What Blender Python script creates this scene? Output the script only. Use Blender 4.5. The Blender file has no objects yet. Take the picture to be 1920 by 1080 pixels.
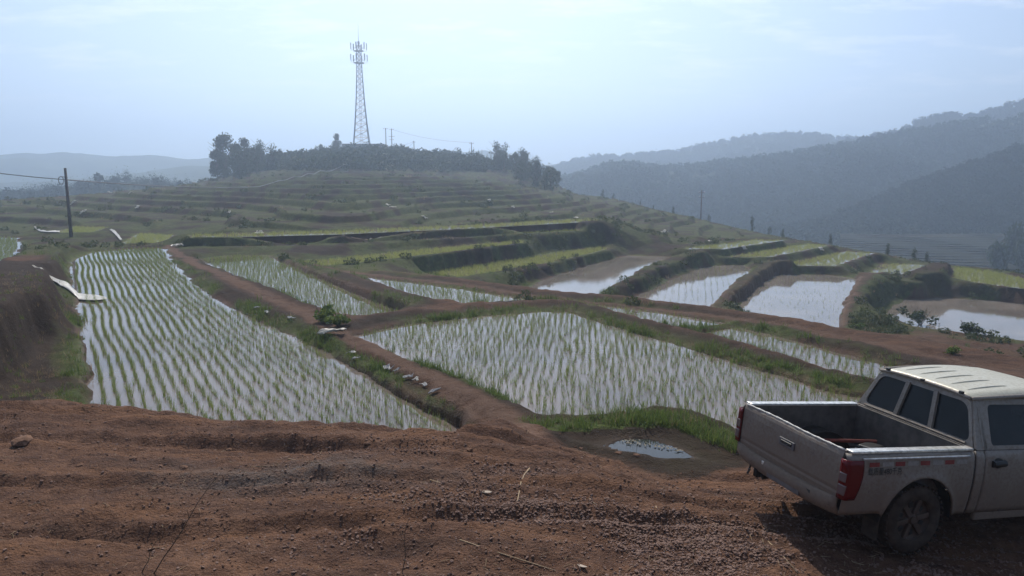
import bpy, bmesh, math, random
import numpy as np
from mathutils import Vector, Matrix
R = math.radians
rng = np.random.default_rng(7)
random.seed(7)
SC = bpy.context.scene
COL = SC.collection

# ------------------------------------------------------------------ camera, sky, sun, exposure
CAMZ, F, HOR = 3.774, 1400.0, 325.0
PITCH = math.atan((540 - HOR) / F)
cam = bpy.data.cameras.new('camera')
cam.sensor_width = 36.0
cam.lens = 36.0 * F / 1920.0
cam.clip_start, cam.clip_end = 0.05, 9000
camo = bpy.data.objects.new('camera', cam)
COL.objects.link(camo)
camo.location = (0, 0, CAMZ)
camo.rotation_euler = (R(90) - PITCH, 0, 0)
SC.camera = camo

SUN_AZ, SUN_EL = -5.0, 46.0
world = bpy.data.worlds.new('World')
SC.world = world
world.use_nodes = True
wn, wl = world.node_tree.nodes, world.node_tree.links
bg = wn['Background']
sky = wn.new('ShaderNodeTexSky')
sky.sky_type = 'NISHITA'
sky.sun_disc = False
sky.sun_elevation = R(SUN_EL)
sky.sun_rotation = R(SUN_AZ)
sky.air_density, sky.dust_density, sky.ozone_density = 1.0, 3.4, 1.2
sky.altitude = 1500
# thin wisps of cloud, placed on the sky's own directions
tc = wn.new('ShaderNodeTexCoord')
sep = wn.new('ShaderNodeSeparateXYZ'); wl.new(tc.outputs['Generated'], sep.inputs[0])
zz = wn.new('ShaderNodeMath'); zz.operation = 'ADD'; zz.inputs[1].default_value = 0.12; wl.new(sep.outputs['Z'], zz.inputs[0])
dv = wn.new('ShaderNodeVectorMath'); dv.operation = 'DIVIDE'
cmb = wn.new('ShaderNodeCombineXYZ')
for i in range(3): wl.new(zz.outputs[0], cmb.inputs[i])
wl.new(tc.outputs['Generated'], dv.inputs[0]); wl.new(cmb.outputs[0], dv.inputs[1])
mp = wn.new('ShaderNodeMapping'); mp.inputs['Scale'].default_value = (1.6, 2.6, 0.0); mp.inputs['Location'].default_value = (0.35, 1.1, 0)
wl.new(dv.outputs[0], mp.inputs[0])
cn = wn.new('ShaderNodeTexNoise'); cn.inputs['Scale'].default_value = 1.3; cn.inputs['Detail'].default_value = 7; cn.inputs['Roughness'].default_value = 0.6
wl.new(mp.outputs[0], cn.inputs['Vector'])
cr = wn.new('ShaderNodeValToRGB'); cr.color_ramp.elements[0].position = 0.50; cr.color_ramp.elements[1].position = 0.68
cr.color_ramp.elements[1].color = (0.6, 0.6, 0.6, 1)
wl.new(cn.outputs['Fac'], cr.inputs[0])
cm = wn.new('ShaderNodeMix'); cm.data_type = 'RGBA'
wl.new(cr.outputs['Color'], cm.inputs['Factor']); wl.new(sky.outputs[0], cm.inputs[6])
cm.inputs[7].default_value = (9.4, 9.5, 9.6, 1)
wl.new(cm.outputs[2], bg.inputs['Color'])
bg.inputs['Strength'].default_value = 0.112

sun = bpy.data.lights.new('sun', 'SUN')
sun.energy, sun.angle, sun.color = 5.0, R(0.6), (1.0, 0.93, 0.82)
suno = bpy.data.objects.new('sun', sun)
COL.objects.link(suno)
sd = Vector((math.sin(R(SUN_AZ)) * math.cos(R(SUN_EL)), math.cos(R(SUN_AZ)) * math.cos(R(SUN_EL)), math.sin(R(SUN_EL))))
suno.rotation_euler = (-sd).to_track_quat('-Z', 'Y').to_euler()
suno.location = (0, 0, 60)
SC.view_settings.view_transform = 'Standard'
SC.view_settings.look = 'None'
SC.view_settings.exposure = 0.1
SC.view_settings.gamma = 1.0
SC.cycles.use_denoising = True
SC.cycles.max_bounces = 6
SC.cycles.transparent_max_bounces = 8
SC.cycles.volume_bounces = 1
HAZE_DENSITY, HAZE_G = 0.0015, 0.65

# ------------------------------------------------------------------ helpers
CP, SP = math.cos(PITCH), math.sin(PITCH)
def ray(u, v):
    a, b = (u - 960) / F, (540 - v) / F
    return np.array([a, CP + SP * b, -SP + CP * b])
def at(u, v, z):
    """the point of level z that shows at (u, v) of the photograph"""
    r = ray(u, v); t = (z - CAMZ) / r[2]
    return np.array([0, 0, CAMZ]) + r * t
def atd(u, v, y):
    r = ray(u, v); return np.array([0, 0, CAMZ]) + r * (y / r[1])

def tag(o, label=None, cat=None, group=None, kind=None):
    if label: o['label'] = label
    if cat: o['category'] = cat
    if group: o['group'] = group
    if kind: o['kind'] = kind
    return o
def mesh_obj(name, verts, faces, m=None, parent=None, smooth=False, link=True):
    me = bpy.data.meshes.new(name)
    me.from_pydata([tuple(map(float, v)) for v in verts], [], [tuple(map(int, f)) for f in faces])
    if smooth: me.polygons.foreach_set('use_smooth', [True] * len(me.polygons))
    me.update()
    o = bpy.data.objects.new(name, me)
    if m: me.materials.append(m)
    if link: COL.objects.link(o)
    if parent: o.parent = parent
    return o
def bm_obj(name, bm, m=None, parent=None, smooth=False):
    me = bpy.data.meshes.new(name); bm.normal_update(); bm.to_mesh(me); bm.free()
    if smooth: me.polygons.foreach_set('use_smooth', [True] * len(me.polygons))
    o = bpy.data.objects.new(name, me)
    if m: me.materials.append(m)
    COL.objects.link(o)
    if parent: o.parent = parent
    return o
def empty(name, loc=(0, 0, 0), rot=(0, 0, 0)):
    o = bpy.data.objects.new(name, None); COL.objects.link(o)
    o.empty_display_size = 0.2
    o.location = loc; o.rotation_euler = rot
    return o
def copy_tree(o, parent=None):
    c = o.copy(); COL.objects.link(c); c.parent = parent
    for ch in list(o.children): copy_tree(ch, c)
    return c
def tube_data(pts, radii, n=6, cap=True):
    pts = [Vector(p) for p in pts]
    if not hasattr(radii, '__len__'): radii = [radii] * len(pts)
    V, Fc = [], []
    up = Vector((0.13, 0.21, 1)).normalized()
    for i, p in enumerate(pts):
        d = (pts[min(i + 1, len(pts) - 1)] - pts[max(i - 1, 0)])
        d = d.normalized() if d.length > 1e-9 else Vector((0, 0, 1))
        a = d.cross(up if abs(d.dot(up)) < .97 else Vector((1, 0, 0))).normalized(); b = d.cross(a)
        for k in range(n):
            t = 2 * math.pi * k / n
            V.append(p + (a * math.cos(t) + b * math.sin(t)) * radii[i])
    for i in range(len(pts) - 1):
        for k in range(n):
            Fc.append((i * n + k, i * n + (k + 1) % n, (i + 1) * n + (k + 1) % n, (i + 1) * n + k))
    if cap:
        Fc.append(tuple(range(n - 1, -1, -1))); Fc.append(tuple((len(pts) - 1) * n + k for k in range(n)))
    return V, Fc
class MB:
    def __init__(s): s.v, s.f = [], []
    def add(s, V, Fc):
        o = len(s.v); s.v += list(V); s.f += [tuple(i + o for i in f) for f in Fc]; return s
    def tube(s, pts, r, n=6): return s.add(*tube_data(pts, r, n))
    def box(s, c, d, M=None):
        V = [Vector((c[0] + sx * d[0] / 2, c[1] + sy * d[1] / 2, c[2] + sz * d[2] / 2)) for sx in (-1, 1) for sy in (-1, 1) for sz in (-1, 1)]
        if M: V = [M @ v for v in V]
        return s.add(V, [(0, 1, 3, 2), (4, 6, 7, 5), (0, 4, 5, 1), (2, 3, 7, 6), (0, 2, 6, 4), (1, 5, 7, 3)])
    def build(s, name, m, parent=None, smooth=False, bevel=0):
        o = mesh_obj(name, s.v, s.f, m, parent, smooth)
        if bevel:
            b = o.modifiers.new('bevel', 'BEVEL'); b.width = bevel; b.segments = 2; b.limit_method = 'ANGLE'
        return o

def hash2(ix, iy, s):
    n = (ix.astype(np.int64) * 374761393 + iy.astype(np.int64) * 668265263 + s * 974634521) & 0x7fffffff
    n = ((n ^ (n >> 13)) * 1274126177) & 0x7fffffff
    return ((n ^ (n >> 16)) & 0xffff) / 65535.0
def vnoise(x, y, s=0):
    ix, iy = np.floor(x), np.floor(y); fx, fy = x - ix, y - iy
    fx, fy = fx * fx * (3 - 2 * fx), fy * fy * (3 - 2 * fy)
    a, b = hash2(ix, iy, s), hash2(ix + 1, iy, s); c, d = hash2(ix, iy + 1, s), hash2(ix + 1, iy + 1, s)
    return (a + (b - a) * fx) * (1 - fy) + (c + (d - c) * fx) * fy - .5
def fbm(x, y, s=0, o=4):
    r, a = 0, 1.0
    for k in range(o):
        r = r + a * vnoise(x * 2 ** k + 17.3 * k, y * 2 ** k - 9.1 * k, s + k); a *= .5
    return r
def sstep(a, b, x):
    t = np.clip((x - a) / (b - a), 0, 1); return t * t * (3 - 2 * t)

# ------------------------------------------------------------------ materials
MATS = {}
class NT:
    def __init__(s, name):
        s.m = bpy.data.materials.new(name); s.m.use_nodes = True
        s.n, s.l = s.m.node_tree.nodes, s.m.node_tree.links
        s.p = s.n['Principled BSDF']; s.out = s.n['Material Output']
    def new(s, t, **k):
        n = s.n.new(t)
        for a, b in k.items(): setattr(n, a, b)
        return n
    def noise(s, scale, detail=4, rough=.55, vec=None, coord='Object'):
        n = s.new('ShaderNodeTexNoise'); n.inputs['Scale'].default_value = scale; n.inputs['Detail'].default_value = detail; n.inputs['Roughness'].default_value = rough
        if vec is None:
            vec = s.new('ShaderNodeTexCoord').outputs[coord]
        s.l.new(vec, n.inputs['Vector']); return n.outputs['Fac']
    def ramp(s, fac, stops):
        r = s.new('ShaderNodeValToRGB'); e = r.color_ramp.elements
        while len(e) < len(stops): e.new(.5)
        for k, (p, c) in enumerate(stops):
            e[k].position = p; e[k].color = (c, c, c, 1) if not hasattr(c, '__len__') else (*c, 1)
        s.l.new(fac, r.inputs[0]); return r.outputs['Color']
    def mix(s, f, a, b, blend='MIX'):
        n = s.new('ShaderNodeMix', data_type='RGBA', blend_type=blend)
        for sock, v in ((n.inputs['Factor'], f), (n.inputs[6], a), (n.inputs[7], b)):
            if hasattr(v, 'is_output'): s.l.new(v, sock)
            elif hasattr(v, '__len__'): sock.default_value = (*v, 1)
            else: sock.default_value = v if sock.type == 'VALUE' else (v, v, v, 1)
        return n.outputs[2]
    def math(s, op, a, b=0.0):
        n = s.new('ShaderNodeMath', operation=op)
        for sock, v in ((n.inputs[0], a), (n.inputs[1], b)):
            if hasattr(v, 'is_output'): s.l.new(v, sock)
            else: sock.default_value = v
        return n.outputs[0]
    def attr(s, name):
        n = s.new('ShaderNodeAttribute'); n.attribute_name = name; return n.outputs['Fac']
    def set(s, sock, v):
        i = s.p.inputs[sock]
        if hasattr(v, 'is_output'): s.l.new(v, i)
        elif hasattr(v, '__len__') and len(v) == 3: i.default_value = (*v, 1)
        else: i.default_value = v
        return s
    def bump(s, h, strength=.5, dist=.02):
        b = s.new('ShaderNodeBump'); b.inputs['Strength'].default_value = strength; b.inputs['Distance'].default_value = dist
        s.l.new(h, b.inputs['Height']); s.l.new(b.outputs[0], s.p.inputs['Normal']); return s

def simple(name, col, rough=.8, var=.25, scale=6.0, bump=0, metal=0):
    t = NT(name)
    f = t.ramp(t.noise(scale, 5), [(.3, 1 - var), (.7, 1 + var)])
    t.set('Base Color', t.mix(1.0, col, f, 'MULTIPLY')).set('Roughness', rough).set('Metallic', metal).set('Specular IOR Level', .05 if rough > .75 else .4)
    if bump: t.bump(t.noise(scale * 4, 5), .6, bump)
    return t.m
def leafmat(name, c1, c2, trans=.45, rough=.55):
    t = NT(name)
    oi = t.new('ShaderNodeObjectInfo')
    ge = t.new('ShaderNodeNewGeometry')
    f = t.math('FRACT', t.math('ADD', oi.outputs['Random'], ge.outputs['Random Per Island']))
    c = t.mix(f, c1, c2)
    t.set('Base Color', c).set('Roughness', rough).set('Specular IOR Level', .12)
    tr = t.new('ShaderNodeBsdfTranslucent'); t.l.new(c, tr.inputs['Color'])
    ms = t.new('ShaderNodeMixShader'); ms.inputs[0].default_value = trans
    t.l.new(t.p.outputs[0], ms.inputs[1]); t.l.new(tr.outputs[0], ms.inputs[2]); t.l.new(ms.outputs[0], t.out.inputs['Surface'])
    return t.m

def soil_material():
    t = NT('red_soil')
    co = t.new('ShaderNodeTexCoord').outputs['Object']
    n1 = t.noise(.55, 6, .6, co); n2 = t.noise(5.0, 6, .65, co); n3 = t.noise(34, 5, .6, co)
    base = t.ramp(n1, [(.30, (.082, .045, .032)), (.52, (.155, .086, .058)), (.72, (.23, .132, .086))])
    base = t.mix(t.ramp(n2, [(.35, .0), (.62, .75)]), base, (.070, .040, .031))
    base = t.mix(t.ramp(n3, [(.5, 0.0), (.75, .55)]), base, (.24, .145, .10))
    mpn = t.new('ShaderNodeMapping'); mpn.inputs['Scale'].default_value = (.35, 2.2, 1); t.l.new(co, mpn.inputs[0])
    n4 = t.noise(1.3, 6, .65, mpn.outputs[0])
    base = t.mix(t.ramp(n4, [(.50, 0.0), (.66, .6)]), base, (.22, .115, .066))
    base = t.mix(t.ramp(n4, [(.30, .65), (.44, 0.0)]), base, (.062, .040, .033))
    # ash-grey streaks of straw and ash on the yard
    ash = t.math('MULTIPLY', t.attr('ash'), t.ramp(n2, [(.35, .2), (.6, 1)]))
    base = t.mix(ash, base, (.17, .155, .145))
    path = t.math('MULTIPLY', t.attr('path'), t.ramp(n2, [(.36, .1), (.6, .9)]))
    base = t.mix(path, base, (.20, .125, .092))
    base = t.mix(t.math('MULTIPLY', t.attr('dull'), .85), base, t.ramp(n2, [(.3, (.020, .017, .015)), (.7, (.048, .038, .030))]))  # overgrown soil colour, with the shade of hill risers and banks put in
    dark = t.attr('wetmud')
    base = t.mix(t.math('MULTIPLY', dark, .75), base, (.06, .040, .030))
    vg = t.math('MULTIPLY', t.attr('veg'), t.ramp(n2, [(.32, .35), (.58, 1)]))
    green = t.ramp(t.noise(2.2, 6, .7, co), [(.3, (.045, .065, .020)), (.55, (.085, .110, .033)), (.75, (.13, .13, .055))])
    base = t.mix(vg, base, green)
    t.set('Base Color', base)
    t.set('Roughness', t.math('SUBTRACT', .95, t.math('MULTIPLY', dark, .45))).set('Specular IOR Level', .06)
    h = t.math('ADD', t.math('MULTIPLY', n2, .6), t.math('MULTIPLY', n3, .4))
    h = t.math('ADD', h, t.math('MULTIPLY', t.noise(14, 5, .65, co), .5))
    t.bump(h, 1.0, .13)
    return t.m
def water_material(name, col, rough=.03, rip=.15):
    t = NT(name)
    co = t.new('ShaderNodeTexCoord').outputs['Object']
    f = t.noise(.35, 5, .6, co)
    t.set('Base Color', t.mix(t.ramp(f, [(.35, 0), (.65, 1)]), col, tuple(c * .6 for c in col)))
    t.set('Roughness', rough).set('IOR', 1.36)
    t.bump(t.noise(3.5, 3, .5, co), rip, .02)
    return t.m
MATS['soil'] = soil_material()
MATS['water'] = water_material('paddy_water', (.17, .135, .115))
MATS['water_far'] = water_material('pond_water', (.22, .185, .155), .05, .1)
MATS['water_clear'] = water_material('puddle_water', (.03, .032, .03), .02, .03)
MATS['rice'] = leafmat('rice_leaf', (.10, .17, .04), (.25, .27, .085), .45)
MATS['rice_field'] = leafmat('rice_leaf_dense', (.22, .26, .065), (.32, .33, .11), .5)
MATS['weed'] = leafmat('weed_leaf', (.07, .12, .03), (.15, .19, .05), .4)
MATS['bank'] = leafmat('bank_leaf', (.048, .070, .026), (.095, .105, .045), .35)
MATS['dry'] = leafmat('dry_grass', (.22, .16, .085), (.36, .27, .16), .3)
MATS['crown'] = leafmat('tree_leaf', (.030, .048, .018), (.060, .080, .030), .25)
MATS['conifer'] = leafmat('conifer_leaf', (.022, .042, .020), (.045, .068, .028), .2)
MATS['forest'] = leafmat('forest_leaf', (.026, .044, .022), (.050, .068, .032), .05, .9)
MATS['bark'] = simple('bark', (.11, .085, .065), .9, .3, 8, .02)
MATS['stone'] = simple('gravel_stone', (.19, .125, .10), .8, .45, 14)
MATS['straw'] = simple('dry_straw', (.30, .225, .15), .8, .2, 20)
MATS['plastic'] = simple('white_plastic_film', (.42, .395, .35), .38, .15, 5)
MATS['plastic_grey'] = simple('grey_plastic_film', (.20, .20, .21), .35, .4, 7)
MATS['concrete'] = simple('grey_concrete', (.30, .29, .28), .85, .2, 4, .005)
MATS['wood_pole'] = simple('weathered_pole', (.14, .12, .11), .85, .25, 6)
MATS['steel'] = simple('galvanised_steel', (.40, .41, .43), .5, .1, 3, 0, .5)
MATS['cable'] = simple('grey_cable', (.20, .20, .21), .6, .1, 3)
MATS['antenna'] = simple('antenna_panel', (.42, .43, .45), .5, .08, 3)

# ------------------------------------------------------------------ terrain: paddies, bunds, banks, terraced hill
def P2(pts, z): return np.array([at(u, v, z)[:2] for u, v in pts])
FIELDS = {}      # name: (polygon xy, level)
def field(name, z, pts):
    p = P2(pts, z)
    if name[0] == 'G': p = p.mean(0) + (p - p.mean(0)) * 1.07
    FIELDS[name] = (p, z)
field('F1', -1.22, [(176, 772), (166, 690), (158, 620), (146, 565), (134, 520), (138, 490), (170, 474), (240, 467), (306, 465), (322, 490), (358, 528), (410, 568), (502, 611), (594, 654), (678, 704), (760, 750), (845, 793), (876, 821), (852, 850), (760, 850), (640, 840), (500, 835), (380, 815), (270, 800)])
field('F2', -1.05, [(664, 630), (760, 610), (900, 594), (1010, 585), (1060, 585), (1105, 598), (1190, 626), (1290, 656), (1400, 690), (1500, 718), (1590, 742), (1690, 770), (1700, 830), (1560, 850), (1420, 835), (1330, 800), (1220, 787), (1120, 796), (1040, 797), (985, 770), (905, 727), (810, 690), (730, 658)])
field('F3', -1.5, [(376, 487), (430, 480), (500, 480), (540, 496), (610, 528), (690, 562), (765, 588), (720, 594), (662, 604), (620, 588), (540, 556), (455, 524), (405, 503)])
field('F4', -1.6, [(688, 521), (790, 532), (920, 551), (1010, 566), (900, 572), (838, 574), (770, 552), (722, 535)])
field('F5', -1.55, [(1060, 567), (1160, 576), (1270, 592), (1360, 607), (1275, 616), (1205, 604), (1125, 585)])
field('F6', -1.62, [(1312, 625), (1385, 615), (1500, 645), (1620, 675), (1720, 702), (1830, 735), (1760, 752), (1640, 720), (1500, 684), (1400, 652)])
field('F0', -1.4, [(-120, 560), (0, 516), (22, 492), (36, 462), (34, 446), (-60, 444), (-160, 450)])
field('L1', -1.5, [(232, 457), (308, 457), (322, 441), (262, 439)])
field('L2', -1.3, [(108, 437), (164, 437), (202, 427), (140, 426)])
field('T1', -2.75, [(790, 514), (862, 520), (960, 506), (1060, 487), (1140, 467), (1128, 463), (1000, 481), (900, 497)])
field('T2', -1.75, [(562, 492), (610, 500), (700, 491), (820, 476), (985, 456), (975, 452), (800, 468), (640, 485)])
field('T3', -1.35, [(360, 465), (560, 461), (680, 456), (800, 449), (940, 441), (1085, 433), (1080, 430), (900, 438), (700, 449), (520, 456)])
field('T4', -.65, [(360, 445), (640, 438), (900, 426), (1120, 414), (1110, 410.5), (900, 422), (640, 433.5), (360, 441)])
field('G1', -3.4, [(960, 556), (1085, 585), (1130, 548), (1203, 507), (1262, 485), (1180, 481), (1110, 497), (1030, 525)])
field('G2', -4.0, [(1180, 575), (1318, 590), (1352, 548), (1400, 507), (1385, 499), (1322, 501), (1260, 527), (1205, 553)])
field('G3', -4.65, [(1374, 590), (1562, 622), (1572, 580), (1602, 524), (1545, 518), (1462, 516), (1430, 532), (1402, 556)])
field('pond', -6.2, [(1652, 612), (1668, 580), (1700, 562), (1760, 558), (1920, 568), (2060, 580), (2060, 690), (1920, 655), (1780, 640)])
field('H1', -5.0, [(1785, 522), (1850, 532), (1920, 540), (2080, 560), (2080, 540), (1920, 523), (1850, 508), (1790, 501)])
field('H2', -4.8, [(1622, 517), (1685, 515), (1738, 497), (1656, 495)])
field('H3', -4.0, [(1466, 497), (1560, 499), (1636, 475), (1584, 472)])
field('H4', -3.4, [(1362, 482), (1437, 482), (1552, 461), (1512, 458)])
field('H5', -2.8, [(1286, 467), (1352, 467), (1466, 451), (1420, 450)])
field('puddle', -0.62, [(1140, 836), (1165, 824), (1215, 822), (1260, 838), (1290, 856), (1230, 862), (1175, 850)])

LINES = []       # (points xyz, half width, trodden path?)
def line(hw, path, pts): LINES.append((np.array([at(u, v, z) for u, v, z in pts]), hw, path))
line(.22, 1, [(985, 815, -.3), (930, 774, -.56), (880, 743, -.72), (830, 717, -.82), (760, 683, -.88), (690, 650, -.92), (630, 620, -.96), (560, 580, -1.0), (480, 545, -1.02), (420, 516, -1.08), (370, 496, -1.12), (338, 478, -1.15), (318, 460, -1.2)])
line(.10, .3, [(655, 618, -.92), (740, 602, -.94), (830, 588, -.95), (920, 577, -.96), (1000, 574, -.97), (1060, 576, -.97), (1130, 594, -.97), (1210, 617, -.97), (1300, 645, -.97), (1390, 672, -.96), (1480, 700, -.95), (1570, 725, -.95), (1650, 750, -.95), (1740, 780, -.95)])
line(.16, .3, [(520, 482, -1.35), (560, 494, -1.28), (630, 521, -1.2), (710, 546, -1.15), (790, 571, -1.08), (835, 580, -1.02)])
line(.18, .9, [(560, 492, -1.6), (640, 509, -1.52), (760, 522, -1.5), (870, 534, -1.5), (980, 551, -1.48), (1100, 566, -1.47), (1200, 576, -1.46), (1330, 592, -1.45), (1450, 606, -1.4), (1600, 636, -1.45), (1750, 668, -1.5), (1920, 706, -1.55), (2100, 750, -1.6)])
line(.15, .1, [(1280, 619, -1.38), (1330, 612, -1.38), (1380, 607, -1.36)])
line(.12, .1, [(318, 460, -1.2), (240, 462, -1.2), (170, 464, -1.2), (120, 462, -1.1)])
line(.12, 0, [(440, 527, -1.46), (520, 524, -1.46), (570, 524, -1.46)])
line(.15, 0, [(908, 834, -.75), (892, 797, -.86), (848, 766, -.95), (785, 732, -1.0), (720, 697, -1.03), (650, 660, -1.05)])
line(.35, 0, [(50, 498, -.2), (70, 508, -.4), (110, 531, -.75), (150, 552, -1.0), (185, 566, -1.15)])
line(.35, 0, [(196, 559, -1.05), (240, 553, -1.08), (292, 549, -1.14)])                       # mud spit under the sheet
line(.5, .2, [(1108, 548, -3.15), (1190, 512, -3.1), (1262, 482, -3.05), (1310, 471, -2.75)])      # crest G1 / G2
line(.5, .5, [(1328, 577, -3.8), (1370, 545, -3.8), (1412, 518, -3.8), (1445, 494, -3.65), (1470, 488, -3.5)])
line(.5, .7, [(1568, 606, -4.45), (1578, 570, -4.4), (1602, 534, -4.4), (1625, 512, -4.4), (1650, 508, -4.5)])
line(.5, .2, [(1650, 519, -4.8), (1740, 530, -4.85), (1840, 537, -4.9), (1920, 545, -4.95), (2080, 566, -5.0)])
line(.8, .1, [(1560, 640, -2.9), (1700, 645, -3.4), (1920, 680, -3.7), (2100, 720, -3.8)])       # weedy step below the path
line(.8, .1, [(1600, 620, -4.4), (1700, 626, -4.9), (1920, 652, -5.0), (2100, 690, -5.0)])
line(.12, 0, [(610, 499, -1.63), (700, 490, -1.63), (820, 475, -1.63), (980, 455, -1.65)])
line(.12, 0, [(860, 519, -2.64), (960, 505, -2.64), (1060, 486, -2.64), (1135, 468, -2.66)])
line(.12, 0, [(360, 464, -1.23), (560, 460, -1.23), (680, 455, -1.23), (800, 448, -1.23), (940, 440, -1.23), (1075, 432, -1.28)])
line(.12, 0, [(360, 444.5, -.56), (640, 437.5, -.56), (900, 425.5, -.56), (1110, 414, -.58)])
line(.35, 0, [(1730, 512, -4.25), (1765, 494, -4.2)])                                           # dark knoll by the green field
# dirt bank on the left, and the weedy bank behind the puddle
line(.5, .1, [(-150, 600, .7), (-60, 570, .6), (0, 545, .4), (40, 512, .1), (60, 488, -.2), (75, 468, -.6), (95, 455, -.9)])
line(.5, 0, [(-150, 770, -.5), (0, 745, -.75), (90, 735, -.9), (128, 690, -1.0), (120, 640, -.95)])
line(.1, 0, [(1110, 846, -.5), (1150, 858, -.53), (1220, 870, -.53), (1300, 872, -.52)])
line(.25, 0, [(1035, 803, -.62), (1110, 800, -.6), (1190, 789, -.5), (1260, 790, -.5), (1330, 815, -.55), (1385, 838, -.6), (1470, 860, -.65)])

def pad_z(x, y):
    z = np.where(x > .8, -.0963 * (x - 2.87), .2 - .018 * (x - .8)) - .0265 * (y - 7.66)
    z = z + 2.2 * sstep(5.6, 1.2, y)
    return z
PAD = np.array([at(u, v, z)[:2] for u, v, z in [(-300, 800, .15), (-60, 775, .15), (60, 770, .12), (180, 772, .1), (300, 784, .08), (400, 798, .06), (500, 808, .04), (610, 807, .0), (700, 818, -.05), (790, 842, -.1), (860, 846, -.15), (925, 822, -.2), (985, 818, -.25), (1050, 826, -.3), (1120, 838, -.3), (1180, 860, -.25), (1260, 872, -.25), (1330, 872, -.25), (1400, 862, -.3), (1500, 850, -.4)]] + [(9, 12.5), (16, 12), (30, 10), (30, -8), (-20, -8)])

def seg_dist(X, Y, poly, closed=True):
    """distance to the outline, and for open lines the parameter (index + t) of the nearest point"""
    n = len(poly); best = np.full(X.shape, 1e9); par = np.zeros(X.shape)
    for i in range(n if closed else n - 1):
        a, b = poly[i, :2], poly[(i + 1) % n, :2]
        d = b - a; L = max(d @ d, 1e-12)
        t = np.clip(((X - a[0]) * d[0] + (Y - a[1]) * d[1]) / L, 0, 1)
        q = (X - a[0] - t * d[0]) ** 2 + (Y - a[1] - t * d[1]) ** 2
        m = q < best; best[m] = q[m]; par[m] = i + t[m]
    return np.sqrt(best), par
def inside(X, Y, poly):
    r = np.zeros(X.shape, bool); n = len(poly)
    for i in range(n):
        (x1, y1), (x2, y2) = poly[i, :2], poly[(i + 1) % n, :2]
        if y1 == y2: continue
        c = ((Y < y1) != (Y < y2)) & (X < (x2 - x1) * (Y - y1) / (y2 - y1) + x1)
        r ^= c
    return r

# the smooth shape of the hill (thin plate through surveyed points)
CTRL = []
def c3(u, v, d): CTRL.append(atd(u, v, d))
for u, v, d in [(640, 436, 57.5), (640, 420, 61), (640, 409, 64.5), (640, 401, 68), (640, 392, 73), (640, 381, 80), (640, 370, 88), (640, 357, 98), (640, 345, 111), (640, 331, 129), (640, 312, 165),
                (300, 430, 64), (300, 415, 72), (300, 400, 82), (300, 385, 95), (300, 370, 108), (300, 357, 124), (300, 351, 136),
                (110, 418, 78), (110, 398, 92), (110, 384, 106), (110, 372, 120), (-60, 420, 80), (-60, 395, 98), (-60, 380, 114),
                (470, 420, 65), (470, 400, 78), (470, 380, 92), (470, 360, 109), (470, 346, 126),
                (400, 342, 156), (420, 332, 180), (450, 320, 192), (500, 317, 206), (550, 311, 215), (600, 303, 223), (680, 287, 230), (740, 290, 231), (800, 304, 227), (850, 310, 221), (900, 316, 215), (950, 326, 207), (1000, 329, 197), (1038, 346, 180), (1040, 366, 150),
                (800, 421, 66), (800, 402, 76), (800, 382, 90), (800, 362, 106), (800, 346, 122), (800, 325, 165),
                (960, 421, 70), (960, 402, 81), (960, 382, 96), (960, 362, 114), (960, 346, 140),
                (1100, 420, 76), (1100, 405, 86), (1100, 389, 103), (1100, 372, 132),
                (1150, 374, 150), (1250, 399, 130), (1350, 421, 116), (1430, 439, 105), (1580, 466, 92), (1660, 481, 85), (1760, 498, 75), (1920, 526, 68), (2100, 560, 62),
                (1250, 440, 84), (1250, 420, 102), (1350, 440, 94), (1450, 455, 86)]:
    c3(u, v, d)
for u, d, z in [(1060, 230, -4), (1150, 230, -14), (1250, 205, -21), (1350, 185, -23), (1430, 170, -24), (1580, 150, -25), (1760, 130, -25), (1920, 112, -24), (2150, 100, -24),
                (680, 330, 0), (400, 300, -10), (1000, 310, -14), (300, 210, -6), (110, 190, -7), (-60, 180, -8), (-60, 300, -20), (200, 320, -22), (1300, 300, -28), (1700, 260, -28), (2100, 200, -28), (680, 245, 11.3), (640, 245, 11.0), (740, 245, 11.0)]:
    p = atd(u, 400, d); CTRL.append(np.array([p[0], d, z]))
for k, (poly, z) in FIELDS.items():
    if k[0] in 'TGHLF' and k != 'F1':
        c = poly.mean(0); CTRL.append(np.array([c[0], c[1], z]))
CTRL.append(np.array([-40, 30, -1.2])); CTRL.append(np.array([60, 30, -6])); CTRL.append(np.array([-70, 60, -1.5])); CTRL.append(np.array([90, 70, -14]))
CTRL = np.array(CTRL)
def tps_fit(C, lam):
    x = C[:, :2] / 100; n = len(C)
    d2 = ((x[:, None] - x[None]) ** 2).sum(-1)
    K = np.where(d2 > 0, d2 * np.log(d2 + 1e-12) * .5, 0) + lam * np.eye(n)
    Pm = np.c_[np.ones(n), x]
    A = np.block([[K, Pm], [Pm.T, np.zeros((3, 3))]])
    return np.linalg.solve(A, np.r_[C[:, 2], np.zeros(3)])
TW = tps_fit(CTRL, 2e-4)
def hill(X, Y):
    x, y = X / 100, Y / 100; r = TW[-3] + TW[-2] * x + TW[-1] * y
    for (cx, cy, _), w in zip(CTRL, TW):
        d2 = (x - cx / 100) ** 2 + (y - cy / 100) ** 2
        r = r + w * d2 * np.log(d2 + 1e-12) * .5
    return r
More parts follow.
